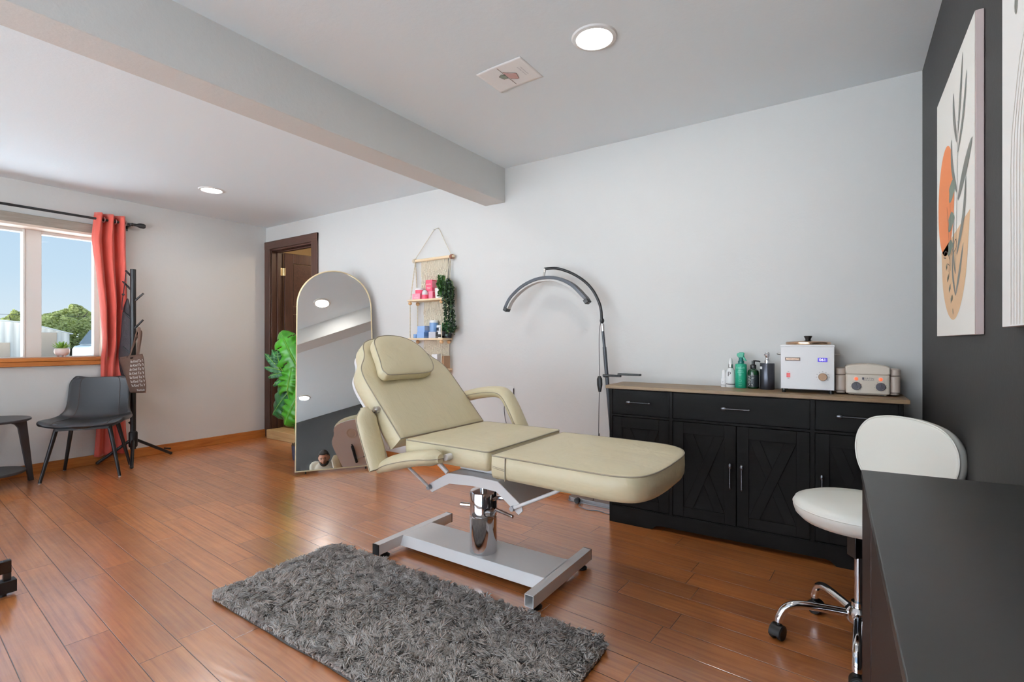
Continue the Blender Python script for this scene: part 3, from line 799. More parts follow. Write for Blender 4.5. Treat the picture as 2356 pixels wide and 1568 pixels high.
# dark bag hanging behind it
t = thing('shoulder_bag', 'crumpled dark brown cloth bag hanging on a long strap from the coat rack', 'bag', (cx-0.06, cy-0.04, 0.8))
bm = B(); w0 = V((cx, cy, 0))-RV*0.045-FV*0.015
bm2 = [(0.035, 1.49, 0.008), (0.05, 1.44, 0.03), (0.055, 1.36, 0.05), (0.055, 1.25, 0.062), (0.05, 1.12, 0.075), (0.062, 1.0, 0.085), (0.07, 0.90, 0.08), (0.065, 0.82, 0.07), (0.05, 0.74, 0.05), (0.02, 0.70, 0.02)]
rings = []
for i, (off, z, w) in enumerate(bm2):
    c = w0-RV*(off*0.45)+V((0, 0, z)); ring = []
    for k in range(18):
        a = 2*PI*k/18; rr = w*(1+0.30*NZ.noise(V((math.cos(a)*1.6, math.sin(a)*1.6, z*7))))
        ring.append(bm.verts.new(c+RV*math.cos(a)*rr*0.8+FV*math.sin(a)*rr*0.30))
    rings.append(ring)
for A, Bq in zip(rings, rings[1:]):
    for k in range(18): bm.faces.new((A[k], A[(k+1) % 18], Bq[(k+1) % 18], Bq[k]))
bm.faces.new(rings[0]); bm.faces.new(rings[-1][::-1])
obj('body', bm, 'darkbag', t, smooth=80, sub=1)
bm = B(); s0 = V((cx, cy, 0))-RV*0.05+FV*0.018
tube(bm, catmull([s0+V((0, 0, 1.715)), s0-RV*0.004+V((0, 0, 1.69)), s0-RV*0.015+V((0, 0, 1.6)), s0-RV*0.026+V((0, 0, 1.52)), s0-RV*0.036+V((0, 0, 1.44)), s0-RV*0.035+V((0, 0, 1.38))], 5), 0.0085, 8, flat=0.35)
ball(bm, s0-RV*0.026+V((0, 0, 1.52)), 0.011); obj('strap', bm, 'darkbag', t)

# small spring door stop on the baseboard
bm = B(); tube(bm, [(XL+0.016, 2.16, 0.05), (XL+0.05, 2.165, 0.05), (XL+0.10, 2.175, 0.052)], [0.007, 0.007, 0.009], 10)
tag(based(obj('door_stop', bm, 'black'), (XL+0.016, 2.16, 0.05)), 'small black door stop on the orange baseboard right of the coat rack', 'door stop')

# unseen facade added outside the front window to bounce sunlight in
t = thing('bounce_facade', 'added unseen plaster facade outside the front window, bouncing sunlight into the room', 'building', (-3, -13, -0.6))
bm = B(); box(bm, -16, 10, -16, -12, -0.6, 4.6); obj('wall', bm, 'plaster', t, smooth=0)
for x in (-12, -7, -2, 3):
    bm = B(); box(bm, x, x+1.6, -12.02, -11.97, 0.5, 2.2); obj('window', bm, 'carglass', t, smooth=0)

# tall unseen block added north of the sheds to keep the yard in shade
t = thing('shade_block', 'added unseen grey block north of the yard, shadowing the sheds and trees', 'building', (-44, 21, -0.6))
bm = B(); box(bm, -61, -21, 19.8, 27, -0.6, 21); obj('wall', bm, 'plaster', t, smooth=0)
for k in range(8):
    for z in (1.2, 4.4, 7.6, 10.8, 14.0, 17.2):
        bm = B(); box(bm, -60+k*5.0, -58.2+k*5.0, 19.74, 19.82, z, z+1.6); obj('window', bm, 'carglass', t, smooth=0)

# ================================================================ MONSTERA BEHIND THE MIRROR
px_, py_ = -4.235, 2.745
t = thing('monstera_plant', 'tall artificial monstera with split green leaves in a slate pot behind the mirror', 'plant', (px_, py_, 0))
bm = B(); lathe(bm, [(0, 0), (0.05, 0), (0.053, 0.006), (0.062, 0.128), (0.064, 0.135), (0.058, 0.135), (0.055, 0.118), (0, 0.118)], 32); obj('pot', bm, 'navy', t, local=True)
bm = B(); rnd = random.Random(2)
for k in range(60):
    a = rnd.random()*6.28; r = 0.052*rnd.random()**0.5; h = 0.118+0.02*rnd.random()
    tube(bm, [(r*math.cos(a), r*math.sin(a), 0.115), (r*1.1*math.cos(a+0.6), r*1.1*math.sin(a+0.6), h+0.015), (r*1.2*math.cos(a+1.2), r*1.2*math.sin(a+1.2), h)], 0.004, 5)
obj('moss', bm, 'soil', t, local=True)
R3, F3 = V((0.8304, 0.5572, 0)), V((0.5572, -0.8304, 0))

def leaf(base, tip, width, facing, split, m, stem_from, name='leaf'):
    """heart-shaped leaf blade from base to tip; split leaves have cut lobes"""
    base, tip = V(base), V(tip); ax = tip-base; L = ax.length; ax = ax.normalized()
    n = (facing-ax*facing.dot(ax)).normalized(); sd = ax.cross(n)
    bm = B(); NV, NS = 48, 8
    def W(v):
        return width*0.5*(math.sin(PI*min(1, (v*0.86+0.14)))**0.62)*(1-0.25*v)*1.16
    for s in (-1, 1):
        g = []
        for i in range(NV+1):
            v = i/NV; row = []
            for j in range(NS+1):
                q = j/NS
                back = -0.16*q*q*(1-v)**3*1.3 + 0.10*q*(1-q)*0
                sweep = 0.10*q*q*v
                pos = base+ax*(L*(v+back+sweep*0.6))+sd*(s*W(v)*q)+n*(-0.20*width*q*q-0.22*L*(v-0.35)**2+0.012*math.sin(v*34)*q*(1 if split else 0.3))
                row.append(bm.verts.new(pos))
            g.append(row)
        for i in range(NV):
            v = (i+0.5)/NV
            for j in range(NS):
                q = (j+0.5)/NS
                if split and q > 0.42 and 0.12 < v < 0.93:
                    ph = (v*5.6+0.12*q+(0.3 if s > 0 else 0)) % 1.0
                    if ph > 1-0.22*(q-0.30)/0.7: continue
                bm.faces.new((g[i][j], g[i+1][j], g[i+1][j+1], g[i][j+1]))
    o = obj(name, bm, m, t, smooth=75)
    md = o.modifiers.new('thickness', 'SOLIDIFY'); md.thickness = 0.0012
    bm = B(); tube(bm, [base+ax*(L*v)+n*(-0.22*L*(v-0.35)**2+0.0016) for v in [k/14 for k in range(15)]], [0.0034*(1-0.75*k/14) for k in range(15)], 6)
    obj('midrib', bm, 'leafrib', o)
    if stem_from is not None:
        s0 = V(stem_from); b0 = base+n*(-0.22*L*0.1225)
        bm = B(); tube(bm, catmull([s0, s0.lerp(b0, 0.45)+V((0, 0, 0.03)), b0], 6), [0.0065-0.0002*k for k in range(13)], 8); obj('stem', bm, 'stem', t)
P0 = V((px_, py_, 0.12))
def at(rx, z, fx=0.0): return V((px_, py_, 0))+R3*rx+F3*fx+V((0, 0, z))
leaf(at(0.045, 0.80, 0.06), at(-0.155, 1.185, 0.05), 0.34, (F3+V((0, 0, 0.35))).normalized(), True, 'leaf', P0)
leaf(at(-0.05, 0.66, 0.05), at(-0.245, 0.42, 0.04), 0.36, (F3-R3*0.4+V((0, 0, 0.25))).normalized(), True, 'leafdark', P0)
leaf(at(0.05, 0.62, 0.10), at(-0.095, 0.34, 0.12), 0.33, (F3+V((0, 0, 0.5))).normalized(), True, 'leaf', P0)
leaf(at(-0.07, 0.64, 0.09), at(-0.03, 0.90, 0.07), 0.22, (F3+V((0, 0, 0.25))).normalized(), True, 'leaf', P0)
leaf(at(0.05, 0.50, 0.03), at(0.03, 0.24, 0.06), 0.16, (F3+R3*0.3+V((0, 0, 0.2))).normalized(), False, 'leafdark', P0)
leaf(at(0.02, 0.86, 0.0), at(0.14, 1.12, -0.02), 0.28, (F3+V((0, 0, 0.3))).normalized(), True, 'leaf', P0)
for k, (rx0, z0, rx1, z1) in enumerate(((-0.17, 0.85, -0.305, 0.985), (-0.16, 0.86, -0.235, 1.015), (-0.15, 0.83, -0.30, 0.865), (-0.14, 0.81, -0.265, 0.775), (-0.10, 0.77, -0.215, 0.70), (-0.165, 0.88, -0.17, 1.0))):
    leaf(at(rx0, z0, 0.03), at(rx1, z1, 0.02+0.01*k), 0.07, (F3+V((0, 0, 0.6))).normalized(), False, 'leafdark', P0 if k == 0 else None)
bm = B(); tube(bm, catmull([at(-0.02, 0.5, 0.02), at(-0.10, 0.76, 0.03), at(-0.17, 0.87, 0.03)], 6), 0.004, 6); obj('stem', bm, 'stem', t)

# ================================================================ ARCHED MIRROR
yaw, tilt = rad(-34.75), rad(15.0)
nb = V((math.cos(yaw)*math.cos(tilt), math.sin(yaw)*math.cos(tilt), math.sin(tilt)))
ux = V((-math.sin(yaw), math.cos(yaw), 0)); uy = nb.cross(ux)
if uy.z < 0: uy = -uy
mo = V((-3.566, 2.660, 0.0275))
TM = basis(mo, ux, uy, nb) if ux.cross(uy).dot(nb) > 0 else basis(mo, ux, uy, -nb)
sg = 1 if ux.cross(uy).dot(nb) > 0 else -1
t = thing('floor_mirror', 'tall arched floor mirror in a thin gold frame leaning by the doorway', 'mirror', (mo.x, mo.y, 0))
def arch(w, h, b, e=0):
    hw_ = w/2; s = h-0.345
    return [(-hw_, b), (hw_, b), (hw_, s)]+[(hw_*math.cos(a), s+(h-s)*math.sin(a)) for a in [PI*k/40 for k in range(1, 40)]]+[(-hw_, s)]
Wm, Hm = 0.645, 1.785
A0, A1 = arch(Wm, Hm, -0.004), arch(Wm-0.018, Hm-0.009, 0.005)
bm = B(); flat(bm, A1, 0.0, TM); obj('mirror_glass', bm, 'mirror', t, smooth=0)
bm = B(); n_ = len(A0)
za, zb = 0.004*sg, -0.022*sg
o1 = [bm.verts.new(TM @ V((x, y, za))) for x, y in A0]; i1 = [bm.verts.new(TM @ V((x, y, za))) for x, y in A1]
o2 = [bm.verts.new(TM @ V((x, y, zb))) for x, y in A0]; i2 = [bm.verts.new(TM @ V((x, y, zb))) for x, y in A1]
for i in range(n_):
    j = (i+1) % n_
    for q in ((o1[i], o1[j], i1[j], i1[i]), (o1[i], o2[i], o2[j], o1[j]), (i1[i], i1[j], i2[j], i2[i]), (o2[i], i2[i], i2[j], o2[j])): bm.faces.new(q)
obj('frame', bm, 'gold', t, smooth=30)
bm = B(); prism(bm, A1, -0.006*sg, -0.018*sg, TM); obj('back_panel', bm, 'black', t, smooth=0)
for x in (-0.24, 0.24):
    bm = B(); p = TM @ V((x, 0.0, -0.017*sg)); cyl(bm, (p.x, p.y, 0), (p.x, p.y, p.z), 0.006, 0.006, 12); obj('foot', bm, 'black', t)

# ================================================================ MACRAME HANGING SHELF
SX0, SX1, SY0, SY1 = -3.145, -2.741, 3.065, 3.188
t = thing('macrame_shelf', 'cotton macrame hanging shelf with three pine boards on the back wall', 'shelf', (-2.94, YB, 1.80))
bm = B(); cyl(bm, (SX0-0.03, 3.165, 1.802), (SX1+0.035, 3.165, 1.805), 0.0125, 0.0125, 16); obj('dowel', bm, 'shelfwood', t)
bm = B(); tube(bm, [(SX0-0.01, 3.165, 1.812), (-2.957, 3.19, 2.05), (-2.945, 3.19, 2.062), (-2.905, 3.19, 2.068), (-2.892, 3.19, 2.06), (SX1+0.01, 3.165, 1.815)], 0.0028, 6); obj('hanging_cord', bm, 'rope', t)
bm = B(); cyl(bm, (-2.95, 3.2, 2.058), (-2.95, 3.18, 2.060), 0.004); cyl(bm, (-2.90, 3.2, 2.060), (-2.90, 3.18, 2.064), 0.004); obj('wall_nail', bm, 'brushed', t)
for x in (SX1+0.008, SX0-0.015):
    bm = B()
    for k in range(3): tube(bm, [(x+0.008*k+0.015*math.cos(q)*0.2, 3.165+0.016*math.cos(q), 1.803+0.016*math.sin(q)) for q in [2*PI*i/16 for i in range(16)]], 0.004, 6, closed=True)
    obj('knot', bm, 'knot' if x > -2.9 else 'rope', t)
levels = (1.455, 1.125, 0.872)
for z in levels:
    bm = B(); box(bm, SX0, SX1, SY0, SY1, z-0.016, z); obj('shelf_board', bm, 'shelfwood', t, bevel=0.003)
# corner ropes, from the dowel down through the boards
def braid(bm, p, q, r=0.0052, seed=0):
    p, q = V(p), V(q); n = max(6, int((q-p).length/0.012))
    for s in (0, PI):
        tube(bm, [p.lerp(q, i/n)+V((math.cos(i*1.3+s)*r*0.6, math.sin(i*1.3+s)*r*0.6, 0)) for i in range(n+1)], r*0.62, 6)
for fx, x, y in ((SX0, SX0+0.022, SY0+0.012), (SX1, SX1-0.022, SY0+0.012), (SX0, SX0+0.022, SY1-0.02), (SX1, SX1-0.022, SY1-0.02)):
    bm = B(); xt = fx+(0.0 if fx < -2.9 else 0.0)
    braid(bm, (xt, 3.163, 1.80), (x, y, 1.43)); braid(bm, (x, y, 1.425), (x, y, 0.83))
    obj('corner_rope', bm, 'rope', t)
    for z in levels:
        bm = B(); ball(bm, (x, y, z-0.016-0.016), 0.0165, sz=0.95); obj('wooden_bead', bm, 'bead', t)
# macrame panels
rnd = random.Random(11)
def panel(x0, x1, z0, z1, pat):
    bm = B(); n = 44
    for k in range(n):
        f = k/(n-1); x = x0+(x1-x0)*f
        zb = z1+(0.05*abs(math.sin(f*PI*pat)))*0.8+rnd.random()*0.008
        pts = []
        for i in range(15):
            z = z0+(zb-z0)*i/14
            kn = math.sin(i*1.15)*0.0022*(1 if (int(f*10)+i) % 3 else -1)
            pts.append((x+kn+rnd.gauss(0, 0.0006), 3.178+rnd.gauss(0, 0.0012), z))
        tube(bm, pts, 0.0034, 5)
    for zz in (0.30, 0.42, 0.62):      # rows of square knots
        z = z0+(z1-z0)*zz
        for k in range(11):
            x = x0+(x1-x0)*(k+0.5)/11; dz = 0.03*abs(((k+0.5)/11*2*pat) % 2-1)
            ball(bm, (x, 3.174, z-dz+0.015), 0.0085, sx=1.1, sy=0.7, sz=1.2, seg=8)
    obj('macrame_panel', bm, 'rope', t, smooth=60)
panel(SX0+0.06, SX1-0.045, 1.80, 1.475, 2)
panel(SX0+0.09, SX1-0.04, 1.438, 1.19, 1.5)
panel(SX0+0.09, SX1-0.04, 1.108, 0.93, 2.5)

# ---- things on the shelf
def bx(name, x0, x1, y0, y1, z0, h, m, label, cat, group=None, band=None, rot=0.0, lettering=None, lid=None):
    xc, yc = (x0+x1)/2, (y0+y1)/2
    t = thing(name, label, cat, (xc, yc, z0), rot, group or ('cartons on the top shelf' if z0 > 1.4 else 'cartons on the middle shelf' if z0 > 1.1 else 'cartons on the lowest shelf'))
    bm = B(); w, d = (x1-x0)/2, (y1-y0)/2
    box(bm, -w, w, -d, d, 0, h); obj('carton', bm, m, t, local=True, bevel=0.0012)
    if band:
        bm = B(); box(bm, w*0.999, w+0.0006, -d*0.9, d*0.9, h*0.3, h*0.9) ; obj('side_panel', bm, band, t, local=True)
    if lettering:
        bm = B(); txt(bm, lettering, h*0.22, basis((0, -d-0.0006, h*0.62), (1, 0, 0), (0, 0, 1), (0, -1, 0))); box(bm, -w*0.6, w*0.6, -d-0.0007, -d-0.0003, h*0.30, h*0.34); box(bm, -w*0.5, w*0.5, -d-0.0007, -d-0.0003, h*0.2, h*0.23)
        obj('lettering', bm, 'print', t, local=True, smooth=0)
    return t
def jar(name, x, y, z, r, h, m, lidm, lidh, label, group=None, sep=None):
    t = thing(name, label, 'jar', (x, y, z), 0, group or 'jars and tubs on the macrame shelf')
    bm = B(); lathe(bm, [(0, 0), (r*0.94, 0), (r, 0.003), (r, h-lidh), (r*0.9, h-lidh), (0, h-lidh)], 32); obj('body', bm, m, t, local=True)
    bm = B(); lathe(bm, [(r*0.9, h-lidh), (r*1.04, h-lidh), (r*1.04, h-0.003), (r*0.98, h), (0, h)], 32); obj('lid', bm, lidm, t, local=True)
    if sep:
        bm = B(); Ts = M.Identity(4)
        prof_ = [(r+0.0005, h*0.18), (r+0.0008, h*0.2), (r+0.0008, h*0.55), (r+0.0005, h*0.57)]
        lathe(bm, prof_, 32); obj('paper_label', bm, sep, t, local=True)
    return t
Z1, Z2, Z3 = levels
bx('cosmetic_box', -3.098, -3.008, 3.078, 3.148, Z1, 0.050, 'pinkpale', 'low pale pink carton at the left end of the top shelf', 'box', lettering='care')
jar('cream_jar', -3.045, 3.118, Z1+0.050, 0.040, 0.046, 'pink', 'white', 0.016, 'raspberry jar with white lid sitting on the low pink carton')
t = thing('lotion_bottle', 'small pink bottle with white dome cap beside the tall pink carton', 'bottle', (-2.966, 3.095, Z1))
bm = B(); lathe(bm, [(0, 0), (0.026, 0), (0.027, 0.003), (0.026, 0.036), (0, 0.036)], 24); obj('body', bm, 'pink', t, local=True)
bm = B(); lathe(bm, [(0.025, 0.036), (0.025, 0.05), (0.022, 0.064), (0.014, 0.074), (0, 0.077)], 24); obj('dome_cap', bm, 'white', t, local=True)
bx('cosmetic_box', -2.966, -2.898, 3.115, 3.175, Z1, 0.068, 'pinkpale', 'pale raspberry carton under the tall pink one, top shelf', 'box', band='pink')
bx('cosmetic_box', -2.972, -2.900, 3.11, 3.172, Z1+0.068, 0.094, 'pink', 'tall raspberry pink carton on top of another, top shelf', 'box', band='pinkpale', lettering='soothe')
# trailing plants
def trailer(loc, r, h, potm, strands, m, label, seed, lens, spread, wide=0.7):
    rnd = random.Random(seed)
    t = thing('trailing_plant', label, 'plant', loc, 0, 'small plants on the macrame shelf')
    bm = B(); lathe(bm, [(0, 0), (r*0.8, 0), (r*0.86, 0.003), (r, h), (r*0.9, h), (r*0.86, h*0.85), (0, h*0.85)], 24); obj('pot', bm, potm, t, local=True)
    bm = B(); bl = B()
    for k in range(strands):
        a = spread[0]+(spread[1]-spread[0])*rnd.random(); R_ = r*(1.0+wide*rnd.random()); L = lens[0]+(lens[1]-lens[0])*rnd.random()
        top = h+0.05+0.05*rnd.random()
        pts = [V((0, 0, h*0.8)), V((math.cos(a)*R_*0.5, math.sin(a)*R_*0.5*0.8, top)), V((math.cos(a)*R_*1.0, math.sin(a)*R_*0.8, top*0.75))]
        x, y, z = pts[-1]
        for i in range(1, 9):
            pts.append(V((x+0.012*math.sin(i*0.9+k)+0.006*i*math.cos(a)*0.3, y+0.004*math.cos(i+k), z-L*i/8)))
        pts = catmull(pts, 4); tube(bm, pts, 0.0011, 4)
        for i in range(2, len(pts)):
            for s in (0, 1):
                d = V((rnd.gauss(0, 1), rnd.gauss(0, 0.6)-0.3, rnd.gauss(-0.1, 0.5))).normalized(); c = pts[i]+d*0.009
                n = V((rnd.gauss(0, 0.6), rnd.gauss(-0.6, 0.5), rnd.gauss(0.6, 0.5))).normalized(); u = (d-n*d.dot(n)).normalized(); w = n.cross(u); q = 0.0075+0.004*rnd.random()
                bl.faces.new([bl.verts.new(c+u*q*math.cos(g)+w*q*0.7*math.sin(g)) for g in (0, 0.9, 2.0, 3.14, 4.28, 5.38)])
    obj('vines', bm, 'stem', t, local=True); obj('foliage', bl, m, t, local=True, smooth=0)
trailer((-2.825, 3.125, Z1), 0.042, 0.085, 'whitepot', 32, 'ivy', 'bushy trailing plant in white pot spilling over the right end of the top shelf', 5, (0.0, 0.13), (-1.2, 1.6))
trailer((-2.755, 3.115, Z1), 0.030, 0.060, 'blackpot', 15, 'ivydark', 'long stringy trailing plant hanging below the right end of the top shelf', 9, (0.16, 0.40), (-1.1, 0.5), 2.0)
# middle shelf
bx('cosmetic_box', -3.045, -2.962, 3.078, 3.142, Z2, 0.050, 'blue', 'powder blue carton at the bottom of the blue stack, middle shelf', 'box', band='bluedeep')
bx('cosmetic_box', -3.040, -2.956, 3.080, 3.142, Z2+0.050, 0.052, 'blue', 'powder blue carton on top of the blue stack, middle shelf', 'box', band='greybox')
jar('product_tub', -2.975, 3.148, Z2, 0.0, 0.0, 'blue', 'white', 0.0, 'x') if False else None
jar('product_tub', -2.906, 3.142, Z2, 0.038, 0.150, 'bluedeep', 'white', 0.02, 'tall blue tub with white lid behind the blue cartons')
jar('cream_jar', -3.075, 3.095, Z2, 0.018, 0.034, 'bluedeep', 'bluedeep', 0.012, 'tiny blue jar at the left end of the middle shelf')
jar('product_tub', -2.833, 3.150, Z2, 0.036, 0.108, 'blackpot', 'white', 0.02, 'dark tub with white lid in the middle of the middle shelf', sep='greybox')
bx('cosmetic_box', -2.905, -2.828, 3.075, 3.108, Z2, 0.052, 'greybox', 'silver grey carton in front of the dark tub, middle shelf', 'box', band='redgrey')
t = thing('lotion_bottle', 'slim white bottle standing by the right front rope, middle shelf', 'bottle', (-2.79, 3.09, Z2))
bm = B(); lathe(bm, [(0, 0), (0.015, 0), (0.016, 0.002), (0.016, 0.052), (0.010, 0.06), (0, 0.06)], 20); obj('body', bm, 'white', t, local=True)
bm = B(); lathe(bm, [(0.009, 0.06), (0.010, 0.06), (0.010, 0.082), (0.007, 0.086), (0, 0.086)], 20); obj('cap', bm, 'white', t, local=True)
bm = B(); lathe(bm, [(0.0163, 0.006), (0.0166, 0.007), (0.0166, 0.03), (0.0163, 0.031)], 20); obj('label_band', bm, 'printdark', t, local=True)
trailer((-2.755, 3.147, Z2), 0.033, 0.038, 'blackpot', 14, 'leafdark', 'small green plant in a dark planter at the right end of the middle shelf', 3, (0.0, 0.02), (0, 6.28))
# lowest shelf
bx('cosmetic_box', -2.885, -2.825, 3.09, 3.15, Z3, 0.118, 'white', 'white carton on the lowest shelf above the bed backrest', 'box')
bx('cosmetic_box', -2.772, -2.744, 3.085, 3.165, Z3, 0.105, 'tan', 'tan carton at the right end of the lowest shelf', 'box')

# ================================================================ TREATMENT BED
BC = (-1.49, 1.95)
bed = thing('treatment_bed', 'cream vinyl treatment bed with raised backrest on a white pedestal base', 'treatment bed', (BC[0], BC[1], 0))
def piping(edge, parent, r=0.0028):
    bm = B(); tube(bm, edge, r, 6, closed=True); obj('piping', bm, 'piping', parent)
# seat
poly = resample(rrect(-1.700, -1.216, 1.637, 2.263, 0.022, 4), 0.03)
bm = B(); e = pad(bm, poly, 0.088, 0.022, 0.016, M.Translation((0, 0, 0.558)), 0.006, 1)
o = obj('seat', bm, 'cream', bed, smooth=50); piping(e, o)
# leg rest
import itertools
out = [(-1.200, 1.640), (-1.0, 1.632), (-0.80, 1.622), (-0.67, 1.624), (-0.597, 1.655), (-0.562, 1.73), (-0.549, 1.84), (-0.547, 1.95), (-0.549, 2.06), (-0.568, 2.15), (-0.61, 2.215), (-0.68, 2.252), (-0.80, 2.262), (-1.0, 2.264), (-1.200, 2.262)]
cc = [(p.x, p.y) for p in catmull(out, 5)]
poly = resample([(-1.203, 1.648)]+cc+[(-1.203, 2.254)], 0.03)
bm = B(); e = pad(bm, poly, 0.098, 0.022, 0.014, M.Translation((0, 0, 0.537)), 0.007, 5)
o = obj('leg_rest', bm, 'cream', bed, smooth=50); piping(e, o)
bm = B(); tube(bm, [(-1.13, 1.6335, 0.54), (-1.13, 1.6325, 0.585), (-1.13, 1.6345, 0.632)], 0.0025, 6)
for k in (0, 0.006): tube(bm, [(-1.197, 1.6385, 0.592-k), (-1.165, 1.636, 0.588-k), (-1.131, 1.634, 0.585-k)], 0.0013, 5)
obj('stitched_seam', bm, 'piping', o)
# backrest
U, N_ = V((-0.683, 0, 0.7304)), V((0.7304, 0, 0.683))
TB = basis((-1.712, 1.944, 0.648), U, (0, 1, 0), N_)   # x up the slope, y across, z out of the front
if U.cross(V((0, 1, 0))).dot(N_) < 0: TB = basis((-1.712, 1.944, 0.648), U, (0, 1, 0), N_)
half = [(0.0, 0.316), (0.12, 0.317), (0.25, 0.319), (0.36, 0.318), (0.42, 0.306), (0.455, 0.286), (0.495, 0.250), (0.535, 0.225), (0.575, 0.209), (0.608, 0.182), (0.630, 0.132), (0.641, 0.07), (0.644, 0.0)]
cc = [(p.x, p.y) for p in catmull(half, 5)]
pl = [(x, -y) for x, y in cc]+[(x, y) for x, y in cc[::-1][1:]]
# ccw as seen from +z of TB
def ccw(p):
    return p if sum(p[i][0]*p[(i+1) % len(p)][1]-p[(i+1) % len(p)][0]*p[i][1] for i in range(len(p))) > 0 else p[::-1]
poly = ccw(resample(pl, 0.028))
Tb = TB @ M.Translation((0, 0, -0.105))
bm = B(); e = pad(bm, poly, 0.105, 0.03, 0.014, Tb, 0.008, 9)
back = obj('backrest', bm, 'cream', bed, smooth=50); piping(e, back)
# white board with face hole on the rear of the backrest
bm = B(); inner = [(0.48+0.062*math.cos(2*PI*k/28), 0.05*math.sin(2*PI*k/28)*1.0) for k in range(28)]
sh = [(0.02+(x)*0.955, y*0.955) for x, y in poly]
prism(bm, sh, -0.118, -0.100, TB); obj('rear_board', bm, 'whitemetal', back, smooth=30)
bm = B(); lathe(bm, [(0.050, -0.120), (0.062, -0.120), (0.064, -0.123), (0.058, -0.124), (0.048, -0.121), (0.046, -0.119), (0, -0.119)], 32, TB @ M.Translation((0.47, 0.0, 0))); obj('face_hole_plug', bm, 'offwhite', back)
bm = B()
for k in range(18):
    x = 0.10+k*0.0125; tube(bm, [TB @ V((x, -0.09+0.002*k+0.013*math.cos(q), -0.136+0.013*math.sin(q))) for q in [2*PI*i/12 for i in range(12)]], 0.0048, 6, closed=True)
tube(bm, [TB @ V((0.09, -0.092, -0.136)), TB @ V((0.34, -0.05, -0.136))], 0.008, 8)
obj('adjuster_spring', bm, 'black', back)
bm = B(); tube(bm, [TB @ V((0.14, 0.02, -0.13)), TB @ V((0.14, 0.10, -0.135))], 0.0075, 10); obj('release_handle', bm, 'black', back)
bm = B(); tube(bm, [TB @ V((0.14, -0.10, -0.13)), TB @ V((0.14, 0.03, -0.13))], 0.004, 8); obj('release_rod', bm, 'whitemetal', back)
# head pillow
out = [(0.328, -0.222), (0.345, -0.242), (0.37, -0.247), (0.43, -0.226), (0.50, -0.208), (0.555, -0.188), (0.585, -0.152), (0.598, -0.10), (0.600, -0.045), (0.594, 0.01), (0.575, 0.062), (0.54, 0.105), (0.49, 0.132), (0.43, 0.142), (0.375, 0.128), (0.340, 0.098), (0.326, 0.05), (0.324, -0.03), (0.325, -0.13)]
poly = ccw(resample([(p.x, p.y) for p in catmull([(a, b) for a, b in out], 4, True)], 0.024))
Tp = TB @ M.Translation((0, 0, 0.010))
bm = B(); e = pad(bm, poly, 0.056, 0.014, 0.014, Tp, 0.004, 3)
pil = obj('head_pillow', bm, 'cream', bed, smooth=50); piping(e, pil)
# armrests: bent lens pads
def lens_pad(bm, pts, wy, th, taper):
    P = catmull(pts, 8); N = len(P); seg = 16; rings = []
    Ls = [0]
    for a, b in zip(P, P[1:]): Ls.append(Ls[-1]+(b-a).length)
    for i, p in enumerate(P):
        d = (P[min(i+1, N-1)]-P[max(i-1, 0)]).normalized(); y = V((0, 1, 0)); n = d.cross(y).normalized()
        s = Ls[i]/Ls[-1]; k = min(1, max(0.12, min(s/taper[0] if taper[0] else 1, (1-s)/taper[1] if taper[1] else 1)))**0.5
        ring = []
        for j in range(seg):
            a = 2*PI*j/seg; c, q = math.cos(a), math.sin(a)
            ring.append(bm.verts.new(p+y*(wy*k*math.copysign(abs(c)**0.85, c))+n*(th*(0.35+0.65*k)*math.copysign(abs(q)**1.1, q))))
        rings.append(ring)
    for A, Bq in zip(rings, rings[1:]):
        for j in range(seg): bm.faces.new((A[j], A[(j+1) % seg], Bq[(j+1) % seg], Bq[j]))
    bm.faces.new(rings[0][::-1]); bm.faces.new(rings[-1])
    return [r[0].co.copy() for r in rings]+[r[seg//2].co.copy() for r in rings[::-1]]
ya = 1.567
bm = B()
e1 = lens_pad(bm, [(-1.893, ya, 0.785), (-1.868, ya, 0.70), (-1.825, ya, 0.60), (-1.785, ya, 0.512)], 0.058, 0.030, (0.16, 0.0))
e2 = lens_pad(bm, [(-1.792, ya, 0.508), (-1.70, ya, 0.548), (-1.58, ya, 0.583), (-1.48, ya, 0.603), (-1.412, ya, 0.606)], 0.054, 0.034, (0.28, 0.12))
arm = obj('armrest', bm, 'cream', bed, smooth=60); piping(e1, arm, 0.0022); piping(e2, arm, 0.0022)
bm = B(); cyl(bm, (-1.862, 1.605, 0.772), (-1.862, 1.64, 0.772), 0.016, seg=20); cyl(bm, (-1.862, 1.595, 0.772), (-1.862, 1.605, 0.772), 0.009, seg=6); obj('pivot_bracket', bm, 'brushed', arm)
bm = B(); cyl(bm, (-1.416, 1.60, 0.604), (-1.416, 1.635, 0.604), 0.014, seg=20); tube(bm, [(-1.545, 1.70, 0.545), (-1.50, 1.71, 0.505)], 0.011, 10); obj('pivot_bracket', bm, 'whitemetal', arm)
yb = 2.318; bm = B()
e1 = lens_pad(bm, [(-1.905, yb, 0.765), (-1.80, yb, 0.792), (-1.70, yb, 0.808), (-1.63, yb, 0.808), (-1.588, yb, 0.785), (-1.545, yb, 0.72), (-1.48, yb, 0.60), (-1.465, yb, 0.57)], 0.052, 0.032, (0.06, 0.04))
arm2 = obj('armrest', bm, 'cream', bed, smooth=60); piping(e1, arm2, 0.0022)
bm = B(); cyl(bm, (-1.87, 2.25, 0.765), (-1.87, 2.30, 0.765), 0.012); obj('pivot_bracket', bm, 'brushed', arm2)
